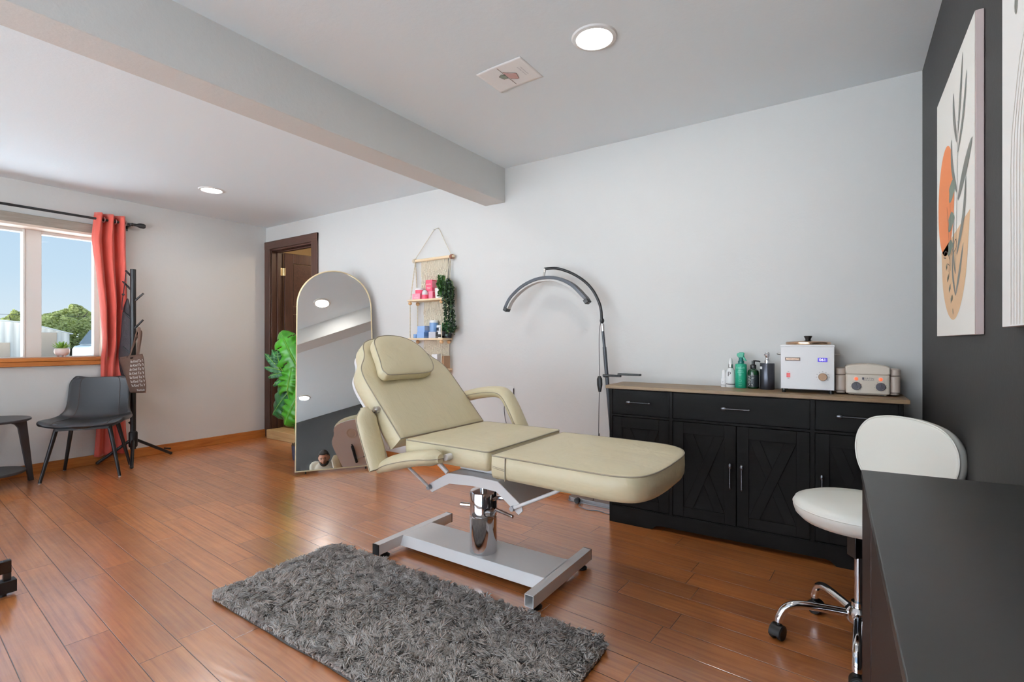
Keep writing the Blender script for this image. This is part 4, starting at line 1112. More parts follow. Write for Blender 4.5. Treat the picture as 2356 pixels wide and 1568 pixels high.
# undercarriage
prof = [(-1.622, 0.408), (-1.604, 0.396), (-1.498, 0.452), (-1.36, 0.463), (-1.236, 0.460), (-1.122, 0.383), (-1.102, 0.402), (-1.106, 0.424), (-1.228, 0.505), (-1.36, 0.508), (-1.504, 0.500), (-1.622, 0.432)]
ca = []
XZ = basis((0, 0, 0), (1, 0, 0), (0, 0, 1), (0, -1, 0))
bm = B()
for y in (1.722, 2.178): prism(bm, [(x, z) for x, z in prof], -y-0.003, -y+0.003, XZ)
top = [(-1.505, 0.497), (-1.36, 0.505), (-1.23, 0.502)]
prism(bm, [(-1.504, 0.500), (-1.228, 0.505), (-1.228, 0.499), (-1.504, 0.494)], -2.178, -1.722, XZ)
prism(bm, [(-1.228, 0.505), (-1.106, 0.424), (-1.108, 0.418), (-1.230, 0.499)], -2.178, -1.722, XZ)
prism(bm, [(-1.504, 0.500), (-1.622, 0.432), (-1.620, 0.426), (-1.504, 0.494)], -2.178, -1.722, XZ)
obj('support_frame', bm, 'whitemetal', bed, bevel=0.002)
bm = B(); box(bm, -1.60, -1.26, 1.74, 2.16, 0.535, 0.560); box(bm, -1.50, -1.28, 1.80, 2.10, 0.505, 0.536); obj('seat_plate', bm, 'whitemetal', bed, bevel=0.002)
for y in (1.712, 2.188):
    bm = B(); cyl(bm, (-1.145, y, 0.408), (-0.94, y, 0.512), 0.0075); cyl(bm, (-0.94, y, 0.512), (-0.90, y, 0.540), 0.0075); obj('support_rod', bm, 'whitemetal', bed)
    bm = B(); cyl(bm, (-1.145, y-0.012, 0.408), (-1.145, y+0.012, 0.408), 0.011, seg=6); cyl(bm, (-1.612, y-0.012, 0.420), (-1.612, y+0.012, 0.420), 0.011, seg=6); obj('bolt', bm, 'greymetal', bed)
    s = -1 if y < 1.95 else 1
    bm = B(); cyl(bm, (-1.614, y, 0.420), (-1.655, 1.60 if y < 1.95 else 2.29, 0.545 if y < 1.95 else 0.57), 0.0068); obj('armrest_rod', bm, 'whitemetal', bed)
bm = B(); cyl(bm, (-1.20, 1.95, 0.492), (-1.06, 1.95, 0.508), 0.011); obj('gas_strut', bm, 'black', bed)
bm = B(); cyl(bm, (-1.06, 1.95, 0.508), (-0.90, 1.95, 0.528), 0.006); box(bm, -0.93, -0.88, 1.92, 1.98, 0.522, 0.540); obj('strut_rod', bm, 'brushed', bed)
# pedestal
cxp, cyp = -1.473, 1.945
bm = B(); lathe(bm, [(0, 0.076), (0.066, 0.076), (0.067, 0.08), (0.067, 0.250), (0.0655, 0.252), (0.0655, 0.256), (0.067, 0.258), (0.067, 0.366), (0.063, 0.372), (0, 0.372)], 56, c=(cxp, cyp, 0)); col_ = obj('pedestal_column', bm, 'chrome', bed)
bm = B(); cyl(bm, (cxp, cyp, 0.37), (cxp, cyp, 0.497), 0.0175, seg=28); obj('piston_rod', bm, 'chrome', bed)
bm = B(); lathe(bm, [(0, 0), (0.020, 0), (0.020, 0.002), (0, 0.002)], 20, basis((cxp+0.0535, cyp-0.040, 0.283), (0.6, 0.8, 0), (0, 0, 1), (0.8, -0.6, 0))); obj('lever_slot', bm, 'black', col_, smooth=0)
for pts in ([(cxp+0.035, cyp-0.03, 0.277), (cxp+0.10, cyp-0.055, 0.292), (cxp+0.118, cyp-0.058, 0.315), (cxp+0.22, cyp-0.07, 0.305)], [(cxp-0.05, cyp-0.01, 0.29), (cxp-0.125, cyp-0.02, 0.285)], [(cxp+0.05, cyp+0.03, 0.335), (cxp+0.19, cyp+0.05, 0.345)]):
    bm = B(); tube(bm, pts, 0.008 if len(pts) == 4 else 0.011, 10); obj('pump_lever', bm, 'chrome', bed)
bm = B(); cyl(bm, (cxp+0.035, cyp-0.032, 0.277), (cxp+0.095, cyp-0.056, 0.290), 0.017, 0.015, 16); obj('lever_socket', bm, 'brushed', col_)
bm = B()
Tq = basis((0, 0, 0), (0, 1, 0), (0, 0, 1), (1, 0, 0))
prism(bm, [(1.845, 0.028), (1.866, 0.077), (2.084, 0.077), (2.105, 0.028), (2.100, 0.028), (2.080, 0.071), (1.870, 0.071), (1.850, 0.028)], -1.945, -1.078, Tq); obj('base_plate', bm, 'whitemetal', bed, bevel=0.002)
for x, y0, y1 in ((-1.966, 1.700, 2.258), (-1.062, 1.705, 2.250)):
    bm = B()
    for a, b, c, d in ((x-0.021, x-0.018, 0.029, 0.074), (x+0.018, x+0.021, 0.029, 0.074), (x-0.021, x+0.021, 0.026, 0.029), (x-0.021, x+0.021, 0.074, 0.077)): box(bm, a, b, y0, y1, c, d)
    bar = obj('base_bar', bm, 'whitemetal', bed)
    for y in (y0, y1):
        if x > -1.5 and y == y0: continue
        bm = B(); box(bm, x-0.0215, x+0.0215, y-0.003 if y == y0 else y-0.002, y+0.002 if y == y0 else y+0.003, 0.0255, 0.0775); obj('end_cap', bm, 'black', bar)
    for y in (y0+0.06, y1-0.06):
        bm = B(); lathe(bm, [(0, 0), (0.024, 0), (0.024, 0.008), (0.012, 0.016), (0.008, 0.018), (0.008, 0.028), (0, 0.028)], 20, c=(x, y, 0)); obj('levelling_foot', bm, 'black', bar)

# ================================================================ HALF-MOON LAMP
t = thing('beauty_lamp', 'black half moon floor lamp arching over the bed in front of the wall', 'lamp', (-1.243, 3.10, 0))
bm = B(); prism(bm, rrect(-1.60, -1.215, 3.062, 3.182, 0.03, 5), 0.0, 0.008); prism(bm, rrect(-1.597, -1.218, 3.065, 3.180, 0.028, 5), 0.008, 0.030); obj('base', bm, 'greymetal', t, bevel=0.002)
bm = B(); cyl(bm, (-1.247, 3.10, 0.03), (-1.334, 3.09, 1.06), 0.0125); obj('pole', bm, 'lampgrey', t)
bm = B(); cyl(bm, (-1.334, 3.09, 1.06), (-1.348, 3.087, 1.205), 0.0095); obj('pole_upper', bm, 'lampgrey', t)
bm = B(); cyl(bm, (-1.3425, 3.088, 1.165), (-1.3475, 3.087, 1.215), 0.0115, seg=16); obj('metal_collar', bm, 'brushed', t)
bm = B(); ball(bm, (-1.350, 3.087, 1.235), 0.015, sz=1.3); cyl(bm, (-1.35, 3.07, 1.243), (-1.35, 3.105, 1.243), 0.007); obj('pivot_joint', bm, 'black', t)
arcp = [(-1.351, 1.245), (-1.354, 1.30), (-1.371, 1.362), (-1.417, 1.444), (-1.487, 1.514), (-1.583, 1.572), (-1.69, 1.610), (-1.79, 1.615)]
bm = B(); tube(bm, catmull([(x, 3.083, z) for x, z in arcp], 6), 0.0095, 12); obj('arm', bm, 'blackmetal', t)
bm = B(); cyl(bm, (-1.786, 3.083, 1.617), (-1.786, 3.075, 1.585), 0.009); cyl(bm, (-1.786, 3.075, 1.588), (-1.784, 3.06, 1.545), 0.0085); obj('head_swivel', bm, 'brushed', t)
moon = [(-2.082, 1.335), (-2.036, 1.408), (-1.944, 1.480), (-1.84, 1.522), (-1.74, 1.533), (-1.642, 1.518), (-1.545, 1.470), (-1.462, 1.392), (-1.440, 1.366)]
mc = catmull([(x, 3.04, z) for x, z in moon], 7)
def strip(bm, pts, w0, w1, y0, y1):
    """bar following pts: w0..w1 along the in-plane normal (outward positive), y0..y1 across"""
    rings = []
    for i, p in enumerate(pts):
        d = (pts[min(i+1, len(pts)-1)]-pts[max(i-1, 0)]).normalized(); n = V((-d.z, 0, d.x))
        if n.z < 0 and abs(d.x) > 0.3: n = -n
        n = V((-d.z, 0, d.x)) if d.x > 0 else V((d.z, 0, -d.x))
        rings.append([bm.verts.new(p+n*w+V((0, y, 0))) for w, y in ((w0, y0), (w0, y1), (w1, y1*0.6+y0*0.4 if False else y1), (w1, y0))])
    for A, Bq in zip(rings, rings[1:]):
        for k in range(4): bm.faces.new((A[k], A[(k+1) % 4], Bq[(k+1) % 4], Bq[k]))
    bm.faces.new(rings[0][::-1]); bm.faces.new(rings[-1])
bm = B(); strip(bm, mc, -0.002, 0.020, -0.027, 0.027); obj('housing', bm, 'lampgrey', t, bevel=0.003)
bm = B(); strip(bm, mc[1:-1], -0.013, -0.0015, -0.022, 0.022); obj('light_strip', bm, 'diffuser', t)
for a, b in ((mc[0], mc[2]), (mc[-1], mc[-3])):
    bm = B(); d = (a-b).normalized(); strip(bm, [a-d*0.012, a+d*0.018], -0.012, 0.018, -0.028, 0.028) if d.x > 0 else strip(bm, [a+d*0.018, a-d*0.012], -0.012, 0.018, -0.028, 0.028); obj('end_cap', bm, 'black', t, bevel=0.003)
bm = B(); cyl(bm, (-1.335, 3.09, 0.868), (-1.30, 3.05, 0.872), 0.010); box(bm, -1.325, -1.20, 3.035, 3.055, 0.868, 0.882); box(bm, -1.22, -1.07, 3.03, 3.058, 0.880, 0.893); obj('phone_holder', bm, 'black', t, bevel=0.003)
bm = B(); cpts = [(-1.352, 3.075, 1.235), (-1.358, 3.06, 1.15), (-1.356, 3.055, 0.98), (-1.352, 3.055, 0.86), (-1.352, 3.055, 0.80), (-1.357, 3.055, 0.70), (-1.36, 3.055, 0.50), (-1.37, 3.06, 0.2), (-1.40, 3.055, 0.035)]
tube(bm, catmull(cpts, 5), 0.0022, 6); obj('cord', bm, 'black', t)
bm = B(); tube(bm, [(-1.353, 3.052, 0.868), (-1.351, 3.05, 0.85), (-1.350, 3.05, 0.81), (-1.35, 3.05, 0.765)], [0.010, 0.019, 0.019, 0.009], 14, flat=0.6); obj('inline_switch', bm, 'black', t)
bm = B(); tube(bm, [(-1.357, 3.055, 0.49), (-1.3575, 3.055, 0.47), (-1.359, 3.055, 0.43), (-1.36, 3.055, 0.41)], [0.003, 0.006, 0.006, 0.003], 10); obj('cord_plug', bm, 'black', t)
bm = B(); cyl(bm, (-1.515, 3.045, 0.012), (-1.515, 3.064, 0.016), 0.012, seg=16); cyl(bm, (-1.515, 3.04, 0.02), (-1.515, 3.066, 0.02), 0.018, seg=20); obj('base_knob', bm, 'black', t)
bm = B(); tube(bm, catmull([(-1.49, 3.058, 0.03), (-1.487, 3.045, 0.006), (-1.475, 3.00, 0.003), (-1.39, 2.965, 0.003), (-1.33, 2.985, 0.003), (-1.26, 2.965, 0.003), (-1.222, 2.99, 0.003)], 6), 0.003, 6)
tag(based(obj('power_cord', bm, 'redgrey'), (-1.39, 2.965, 0)), 'thin grey power cord lying on the floor by the lamp base', 'cord')

# ================================================================ SIDEBOARD
CA = rad(1.5); CO = (-1.205, 2.868, 0)
cab = thing('sideboard', 'long black sideboard with X-pattern barn doors and oak top on the back wall', 'sideboard', CO, CA)
D_ = 0.270
bm = B()
for a, b in ((0, 0.018), (1.407, 1.425)): box(bm, a, b, 0, D_, 0, 0.812)
for a, b in ((0.361, 0.380), (1.056, 1.076)): box(bm, a, b, 0, D_, 0.09, 0.812)
box(bm, 0.018, 1.407, 0, D_, 0.645, 0.657); box(bm, 0.018, 1.407, 0.002, D_, 0.088, 0.104); box(bm, 0.018, 1.407, D_-0.006, D_, 0.05, 0.812); box(bm, 0.018, 1.407, 0.0, D_, 0.806, 0.812)
obj('carcass', bm, 'cabinet', cab, local=True, bevel=0.0012)
bm = B(); prism(bm, [(0.018, 0), (0.26, 0), (0.285, 0.022), (0.31, 0.027), (1.12, 0.027), (1.14, 0.022), (1.165, 0), (1.407, 0), (1.407, 0.100), (0.018, 0.100)], -0.014, 0.002, basis((0, 0, 0), (1, 0, 0), (0, 0, 1), (0, -1, 0))); obj('plinth', bm, 'cabinet', cab, local=True)
bm = B(); box(bm, -0.018, 1.447, -0.022, 0.292, 0.812, 0.831); obj('countertop', bm, 'countertop', cab, local=True, bevel=0.0015)
def pull(parent, x, z, vert, hl=0.062):
    bm = B(); y = -0.026
    d = V((0, 0, 1)) if vert else V((1, 0, 0)); c = V((x, y, z))
    s = 1 if vert else -1
    tube(bm, [c-d*hl, c+d*hl], 0.0042, 10)
    for e in (-1, 1):
        p = c+d*hl*e; q = 0.0125 if e == s else 0.007
        ball(bm, p, 1, sx=q*(0.8 if vert else 1.25), sy=0.005, sz=q*(1.25 if vert else 0.8), seg=14)
        cyl(bm, p, p+V((0, 0.026, 0)), 0.004, seg=10)
    obj('handle', bm, 'pullmetal', parent, local=True)
for x0, x1 in ((0.020, 0.359), (0.382, 1.054), (1.078, 1.405)):
    bm = B(); box(bm, x0, x1, 0.004, 0.020, 0.660, 0.804)
    o = obj('drawer', bm, 'cabinet', cab, local=True, bevel=0.001); pull(o, (x0+x1)/2, 0.735, False)
for x0, x1, hx in ((0.020, 0.359, 0.33), (0.382, 0.714, 0.688), (0.718, 1.054, 0.745), (1.078, 1.405, 1.106)):
    z0, z1 = 0.107, 0.642; s_ = 0.058; bm = B()
    box(bm, x0, x0+s_, 0.002, 0.018, z0, z1); box(bm, x1-s_, x1, 0.002, 0.018, z0, z1)
    box(bm, x0+s_, x1-s_, 0.002, 0.018, z0, z0+s_*0.95); box(bm, x0+s_, x1-s_, 0.002, 0.018, z1-s_*1.1, z1)
    o = obj('door', bm, 'cabinet', cab, local=True, bevel=0.0012)
    a0, a1, b0, b1 = x0+s_, x1-s_, z0+s_*0.95, z1-s_*1.1
    bm = B(); box(bm, a0, a1, 0.011, 0.018, b0, b1); obj('panel', bm, 'cabinet', o, local=True)
    bm = B(); w = 0.052
    Tz = basis((0, 0, 0), (1, 0, 0), (0, 0, 1), (0, -1, 0))
    prism(bm, [(a0, b0), (a0+w, b0), (a1, b1), (a1-w, b1)], -0.0115, -0.004, Tz)
    prism(bm, [(a1, b0), (a0+w, b1), (a0, b1), (a1-w, b0)], -0.0115, -0.0062, Tz)
    obj('cross_boards', bm, 'cabinet', o, local=True, smooth=30, bevel=0.0014); pull(o, hx, 0.372, True, 0.058)

# ================================================================ THINGS ON THE SIDEBOARD
ZT = 0.831
def bottle(name, x, y, prof, m, label, cat='bottle'):
    t = thing(name, label, cat, (x, y, ZT), rad(1.5), 'bottles on the sideboard')
    bm = B(); lathe(bm, prof, 36); obj('body', bm, m, t, local=True); return t
def wrap(bm, s, size, r, z, ang=-90, mi=0, sx=1.0, vertical=False):
    """lettering wrapped round a cylinder of radius r, facing -y at ang = -90"""
    n0 = len(bm.verts); txt(bm, s, size, M.Identity(4), 'CENTER', mi, sx); bm.verts.ensure_lookup_table()
    for q in bm.verts[n0:]:
        u, v = (q.co.x, q.co.y) if not vertical else (-q.co.y, q.co.x)
        a = rad(ang)+u/r; q.co = V((r*math.cos(a), r*math.sin(a), z+v))
t = bottle('cream_tube', -0.597, 3.125, [(0, 0), (0.0155, 0), (0.0160, 0.002), (0.0158, 0.046), (0.012, 0.052), (0, 0.052)], 'white', 'small white tube, first in the row of bottles on the sideboard')
bm = B(); lathe(bm, [(0.0125, 0.052), (0.013, 0.054), (0.0085, 0.095), (0.006, 0.099), (0, 0.1)], 24); obj('cap', bm, 'white', t, local=True)
bm = B(); lathe(bm, [(0.0163, 0.010), (0.0164, 0.0105), (0.0164, 0.013), (0.0163, 0.0135)], 30); obj('printed_band', bm, 'printgrey', t, local=True)
bm = B(); wrap(bm, 'p', 0.012, 0.0164, 0.032, -100); obj('lettering', bm, 'printgrey', t, local=True, smooth=0)
t = bottle('spray_bottle', -0.560, 3.125, [(0, 0), (0.0245, 0), (0.0255, 0.003), (0.0255, 0.075), (0.022, 0.098), (0.013, 0.112), (0.012, 0.114), (0, 0.114)], 'white', 'white bottle with pointed white mist cap left of the teal bottle')
bm = B(); lathe(bm, [(0.0128, 0.112), (0.0132, 0.113), (0.0132, 0.132), (0.012, 0.134), (0, 0.134)], 24); obj('metal_collar', bm, 'brushed', t, local=True)
bm = B(); lathe(bm, [(0.012, 0.133), (0.0118, 0.145), (0.008, 0.165), (0.0055, 0.169), (0, 0.17)], 24); obj('mist_cap', bm, 'white', t, local=True)
bm = B(); lathe(bm, [(0.0258, 0.017), (0.0259, 0.0175), (0.0259, 0.0205), (0.0258, 0.021)], 40); obj('printed_band', bm, 'printdark', t, local=True)
bm = B(); wrap(bm, 'P', 0.038, 0.0258, 0.076, -100)
obj('lettering', bm, 'printdark', t, local=True, smooth=0)
t = bottle('trigger_spray_bottle', -0.503, 3.115, [(0, 0), (0.029, 0), (0.031, 0.003), (0.031, 0.131), (0.029, 0.137), (0.016, 0.140), (0, 0.14)], 'teal', 'teal spray bottle with trigger nozzle and pale print on the sideboard')
bm = B(); lathe(bm, [(0.0165, 0.139), (0.0165, 0.152), (0.012, 0.158), (0.0105, 0.178), (0, 0.18)], 24); obj('collar', bm, 'tealdark', t, local=True)
bm = B(); Tz = basis((0, 0, 0), (1, 0, 0), (0, 0, 1), (0, -1, 0))
prism(bm, [(-0.012, 0.172), (-0.022, 0.186), (-0.020, 0.197), (-0.006, 0.204), (0.012, 0.204), (0.018, 0.200), (0.014, 0.176), (0.004, 0.170)], -0.010, 0.010, Tz); obj('nozzle_head', bm, 'teal', t, local=True, bevel=0.003)
bm = B(); prism(bm, [(-0.004, 0.19), (0.012, 0.196), (0.023, 0.168), (0.031, 0.154), (0.027, 0.153), (0.013, 0.162), (0.006, 0.178)], -0.006, 0.006, Tz); obj('trigger', bm, 'teal', t, local=True, bevel=0.002)
bm = B(); wrap(bm, 'BioSoft', 0.018, 0.0314, 0.116); wrap(bm, 'GREEN', 0.008, 0.0314, 0.100); wrap(bm, 'REFRESH', 0.0095, 0.0314, 0.091)
for z, w in ((0.078, 0.040), (0.073, 0.034), (0.026, 0.04), (0.016, 0.044), (0.012, 0.036)):
    wrap(bm, 'l'*int(w/0.0022), 0.0042, 0.0314, z)
tube(bm, [(0.0316*math.cos(rad(-90)+0.007*math.cos(q)/0.0314), 0.0316*math.sin(rad(-90)+0.007*math.cos(q)/0.0314), 0.043+0.007*math.sin(q)) for q in [2*PI*k/20 for k in range(20)]], 0.0005, 4, closed=True)
obj('lettering', bm, 'tealpale', t, local=True, smooth=0)
t = bottle('pump_bottle', -0.438, 3.110, [(0, 0), (0.026, 0), (0.030, 0.004), (0.030, 0.088), (0.027, 0.102), (0.018, 0.110), (0.013, 0.112), (0.013, 0.116), (0, 0.116)], 'amber', 'dark green pump bottle with vertical white lettering on the sideboard')
bm = B(); lathe(bm, [(0.015, 0.112), (0.0155, 0.114), (0.0155, 0.132), (0.013, 0.135), (0.0085, 0.136), (0.0085, 0.157), (0, 0.158)], 24); tube(bm, [(0, 0, 0.155), (0.012, 0, 0.1565), (0.028, 0, 0.155), (0.036, 0, 0.151)], [0.006, 0.0045, 0.004, 0.0032], 10); obj('pump', bm, 'black', t, local=True)
bm = B(); lathe(bm, [(0.0301, 0.010), (0.0303, 0.011), (0.0303, 0.078), (0.0301, 0.079)], 40); obj('label_wrap', bm, 'amberlabel', t, local=True)
bm = B(); wrap(bm, 'NEQUI', 0.021, 0.0306, 0.044, -128, 0, 1.0, True)
wrap(bm, 'BODY', 0.0055, 0.0306, 0.080, -92); wrap(bm, 'WASH', 0.0055, 0.0306, 0.074, -92); wrap(bm, 'relax', 0.0065, 0.0306, 0.065, -85); wrap(bm, 'calm', 0.0065, 0.0306, 0.058, -90); wrap(bm, 'R.', 0.012, 0.0306, 0.022, -92); wrap(bm, '250ml', 0.004, 0.0306, 0.012, -92)
obj('lettering', bm, 'print', t, local=True, smooth=0)
t = bottle('soap_dispenser', -0.366, 3.100, [(0, 0), (0.036, 0), (0.037, 0.002), (0.037, 0.143), (0.036, 0.145), (0, 0.145)], 'gunmetal', 'tall gunmetal soap dispenser with steel pump beside the wax heater')
bm = B(); lathe(bm, [(0.0135, 0.145), (0.0135, 0.163), (0.0095, 0.168), (0.0090, 0.178), (0.0125, 0.186), (0.0125, 0.203), (0.011, 0.206), (0, 0.206)], 28); tube(bm, [(0, 0, 0.196), (-0.006, -0.02, 0.196), (-0.010, -0.036, 0.192)], [0.005, 0.0045, 0.0035], 10); obj('pump', bm, 'chrome', t, local=True)
bm = B(); n0 = 0
for a0 in range(6):
    pass
ws = [(-160, 0.116), (-128, 0.116), (-128, 0.130), (-160, 0.130)]
pts = []
g = [[bm.verts.new((0.0374*math.cos(rad(-162+i*5)), 0.0374*math.sin(rad(-162+i*5)), z)) for i in range(8)] for z in (0.113, 0.127)]
for i in range(7): bm.faces.new((g[0][i], g[0][i+1], g[1][i+1], g[1][i]))
obj('sticker', bm, 'paper', t, local=True)

# wax heater
Wx, Wy, Wz = -0.168, 2.975, ZT
t = thing('wax_heater', 'white box wax heater with rose gold lid and blue 061 display', 'heater', (Wx, Wy, Wz), rad(1.5))
w, d, h0, h1 = 0.119, 0.205, 0.020, 0.250
bm = B(); box(bm, -w, w, 0, d, h0, h1-0.010); obj('body', bm, 'whitemetal', t, local=True, bevel=0.002)
bm = B(); box(bm, -w-0.0015, w+0.0015, -0.0015, d+0.0015, h1-0.011, h1); obj('top_cover', bm, 'whitemetal', t, local=True, bevel=0.002)
for x in (-w+0.014, w-0.014):
    for y in (0.016, d-0.016):
        bm = B(); cyl(bm, (x, y, 0), (x, y, h0), 0.009, 0.010, 16); obj('foot', bm, 'black', t, local=True)
bm = B(); lathe(bm, [(0, h1), (0.103, h1), (0.104, h1+0.003), (0.104, h1+0.012), (0.099, h1+0.015), (0.03, h1+0.020), (0, h1+0.0205)], 56, c=(0.002, d/2, 0)); lid = obj('lid', bm, 'copper', t, local=True)
bm = B(); lathe(bm, [(0, h1+0.019), (0.024, h1+0.019), (0.013, h1+0.024), (0.013, h1+0.030), (0.0195, h1+0.042), (0.020, h1+0.045), (0.017, h1+0.047), (0, h1+0.047)], 28, c=(0.002, d/2, 0)); obj('lid_knob', bm, 'blackglossy', lid, local=True)
for s in (-1, 1):
    bm = B(); tube(bm, catmull([(s*w, d/2-0.04, 0.198), (s*(w+0.018), d/2-0.035, 0.200), (s*(w+0.022), d/2, 0.200), (s*(w+0.018), d/2+0.035, 0.200), (s*w, d/2+0.04, 0.198)], 5), 0.004, 8); obj('side_handle', bm, 'brushed', t, local=True)
Tf = basis((0, 0, 0), (1, 0, 0), (0, 0, 1), (0, -1, 0))
fx = lambda px: -w+(px-1795.5)/124.0*2*w
fz = lambda py: h0+(896-py)/104.0*(h1-h0)+0.0
bm = B(); prism(bm, rrect(fx(1806), fx(1842), fz(830), fz(822), 0.0015, 3), 0, 0.003, Tf); np_ = obj('nameplate', bm, 'plate', t, local=True)
bm = B(); txt(bm, 'NOVAWAX', 0.0105, Tf @ M.Translation(((fx(1806)+fx(1842))/2, fz(826), 0.0032)), 'CENTER', 0, 1.05); obj('lettering', bm, 'copper', np_, local=True, smooth=0)
bm = B(); prism(bm, rrect(fx(1882), fx(1904), fz(831.5), fz(822), 0.001, 3), 0, 0.002, Tf); dp = obj('display', bm, 'display', t, local=True)
bm = B(); txt(bm, '061', 0.019, Tf @ M.Translation(((fx(1882)+fx(1904))/2, fz(826.8), 0.0022)), 'CENTER', 0, 1.05); obj('digits', bm, 'digit', dp, local=True, smooth=0)
bm = B(); prism(bm, rrect(fx(1809.5), fx(1818.5), fz(869), fz(858.8), 0.001, 3), 0, 0.002, Tf); prism(bm, rrect(fx(1811), fx(1817), fz(867), fz(861), 0.001, 3), 0.002, 0.005, Tf); obj('power_switch', bm, 'redswitch', t, local=True)
kx, kz = fx(1893.4), fz(866)
bm = B(); lathe(bm, [(0, 0), (0.019, 0), (0.0195, 0.003), (0.019, 0.016), (0.017, 0.018), (0, 0.018)], 36, Tf @ M.Translation((kx, kz, 0))); obj('dial', bm, 'tan', t, local=True)
bm = B()
for k in range(9):
    a = rad(215-k*31); q = 0.027
    txt(bm, str(k*10 if k else 0), 0.0055, Tf @ M.Translation((kx+q*math.cos(a), kz+q*math.sin(a), 0.0006)))
txt(bm, 'ON', 0.0055, Tf @ M.Translation((fx(1814), fz(855.5), 0.0006))); txt(bm, 'OFF', 0.0055, Tf @ M.Translation((fx(1814), fz(872), 0.0006))); txt(bm, '°', 0.010, Tf @ M.Translation((fx(1907.5), fz(823.5), 0.0006)))
obj('lettering', bm, 'printdark', t, local=True, smooth=0)

# double wax warmer
t = thing('wax_warmer', 'off-white double wax warmer with two grey dials and two orange lights', 'heater', (0.087, 3.005, ZT), rad(1.5))
def pr(bm, poly, z0, z1): prism(bm, poly, z0, z1)
bm = B(); prism(bm, rrect(-0.089, 0.089, 0.0, 0.165, 0.010, 4), 0.010, 0.104); prism(bm, rrect(-0.080, 0.080, 0.010, 0.155, 0.010, 4), 0.004, 0.010)
obj('body', bm, 'offwhite', t, local=True, bevel=0.003)
bm = B(); poly = [(-0.090, 0.106), (-0.075, 0.102), (0.075, 0.102), (0.090, 0.106), (0.090, 0.142), (0.075, 0.148), (0.035, 0.154), (0, 0.156), (-0.035, 0.154), (-0.075, 0.148), (-0.090, 0.142)]
prism(bm, poly, -0.158, 0.004, Tf); lidw = obj('lid', bm, 'offwhite', t, local=True, bevel=0.006)
for s in (-1, 1):
    bm = B(); poly = rrect(min(s*0.088, s*0.132), max(s*0.088, s*0.132), 0.012, 0.152, 0.020, 7)
    for z0, z1 in ((0.018, 0.098), (0.100, 0.132)): prism(bm, poly, z0, z1)
    cx_ = s*0.11; prism(bm, [(cx_+(x-cx_)*0.86, 0.082+(y-0.082)*0.9) for x, y in poly], 0.006, 0.018)
    obj('side_pod', bm, 'offwhite2', t, local=True, bevel=0.004)
for x in (-0.046, 0.052):
    bm = B(); lathe(bm, [(0.0085, 0), (0.013, 0), (0.013, 0.0015), (0.0085, 0.002)], 28, Tf @ M.Translation((x, 0.082, 0.0))); obj('light_ring', bm, 'paleboard', t, local=True)
    bm = B(); lathe(bm, [(0, 0), (0.0085, 0), (0.0075, 0.003), (0, 0.0045)], 24, Tf @ M.Translation((x, 0.082, 0.0))); obj('indicator_light', bm, 'redlamp', t, local=True)
    bm = B(); Tk = Tf @ M.Translation((x, 0.046, 0.0)); lathe(bm, [(0, 0), (0.020, 0), (0.020, 0.006), (0.0185, 0.009), (0, 0.009)], 32, Tk); box(bm, -0.0035, 0.0035, -0.018, 0.018, 0.009, 0.015, Tk @ M.Rotation(rad(14), 4, 'Z')); k_ = obj('dial', bm, 'dial', t, local=True, bevel=0.001)
    bm = B(); lathe(bm, [(0, 0.0095), (0.0018, 0.0095), (0, 0.0099)], 12, Tk @ M.Translation((0.007, -0.011, 0))); obj('pointer_dot', bm, 'print', k_, local=True)
bm = B(); txt(bm, 'SATIN', 0.0125, Tf @ M.Translation((0.008, 0.084, 0.0006)), 'CENTER', 0, 1.05); txt(bm, 'SMOOTH', 0.0065, Tf @ M.Translation((0.004, 0.0755, 0.0006)), 'CENTER', 0, 1.6); box(bm, -0.022, -0.013, 0.0785, 0.090, 0.0003, 0.0008, Tf)
for x in (-0.046, 0.052):
    for k in range(9):
        a = rad(225-k*33.75); box(bm, -0.0006, 0.0006, 0.0225, 0.0255, 0.0003, 0.0007, Tf @ M.Translation((x, 0.046, 0)) @ M.Rotation(a-PI/2, 4, 'Z'))
obj('lettering', bm, 'dial', t, local=True, smooth=0)
for x in (-0.06, 0.06):
    for y in (0.03, 0.13):
        bm = B(); cyl(bm, (x, y, 0), (x, y, 0.006), 0.008, seg=14); obj('foot', bm, 'black', t, local=True)

# ================================================================ STOOL
sx, sy = 0.036, 2.155
t = thing('rolling_stool', 'white vinyl rolling stool with backrest and chrome base behind the black desk', 'stool', (sx, sy, 0))
bm = B(); prof = [(0, 0.446), (0.14, 0.446), (0.178, 0.456), (0.196, 0.474), (0.203, 0.494), (0.203, 0.508), (0.197, 0.520), (0.172, 0.530), (0.10, 0.537), (0, 0.539)]
lathe(bm, prof, 56); seat = obj('seat', bm, 'stoolwhite', t, local=True, smooth=60)
bm = B(); tube(bm, [(0.2015*math.cos(q), 0.2015*math.sin(q), 0.506) for q in [2*PI*k/60 for k in range(60)]], 0.003, 6, closed=True); obj('piping', bm, 'stoolwhite', seat, local=True)
bm = B(); box(bm, -0.09, 0.09, -0.09, 0.09, 0.434, 0.447); obj('seat_plate', bm, 'black', t, local=True, bevel=0.003)
bm = B(); prism(bm, [(-0.030, -0.026), (-0.016, -0.018), (0.012, -0.018), (0.030, -0.028), (0.032, 0.026), (-0.028, 0.026)], 0.335, 0.436, M.Rotation(rad(34), 4, 'Z') @ M.Translation((0, -0.004, 0))); obj('height_lever_housing', bm, 'blackglossy', t, local=True, bevel=0.004)
bm = B(); cyl(bm, (0, 0, 0.16), (0, 0, 0.36), 0.0125, seg=24); cyl(bm, (0, 0, 0.10), (0, 0, 0.175), 0.026, 0.022, 24); obj('gas_column', bm, 'chrome', t, local=True)
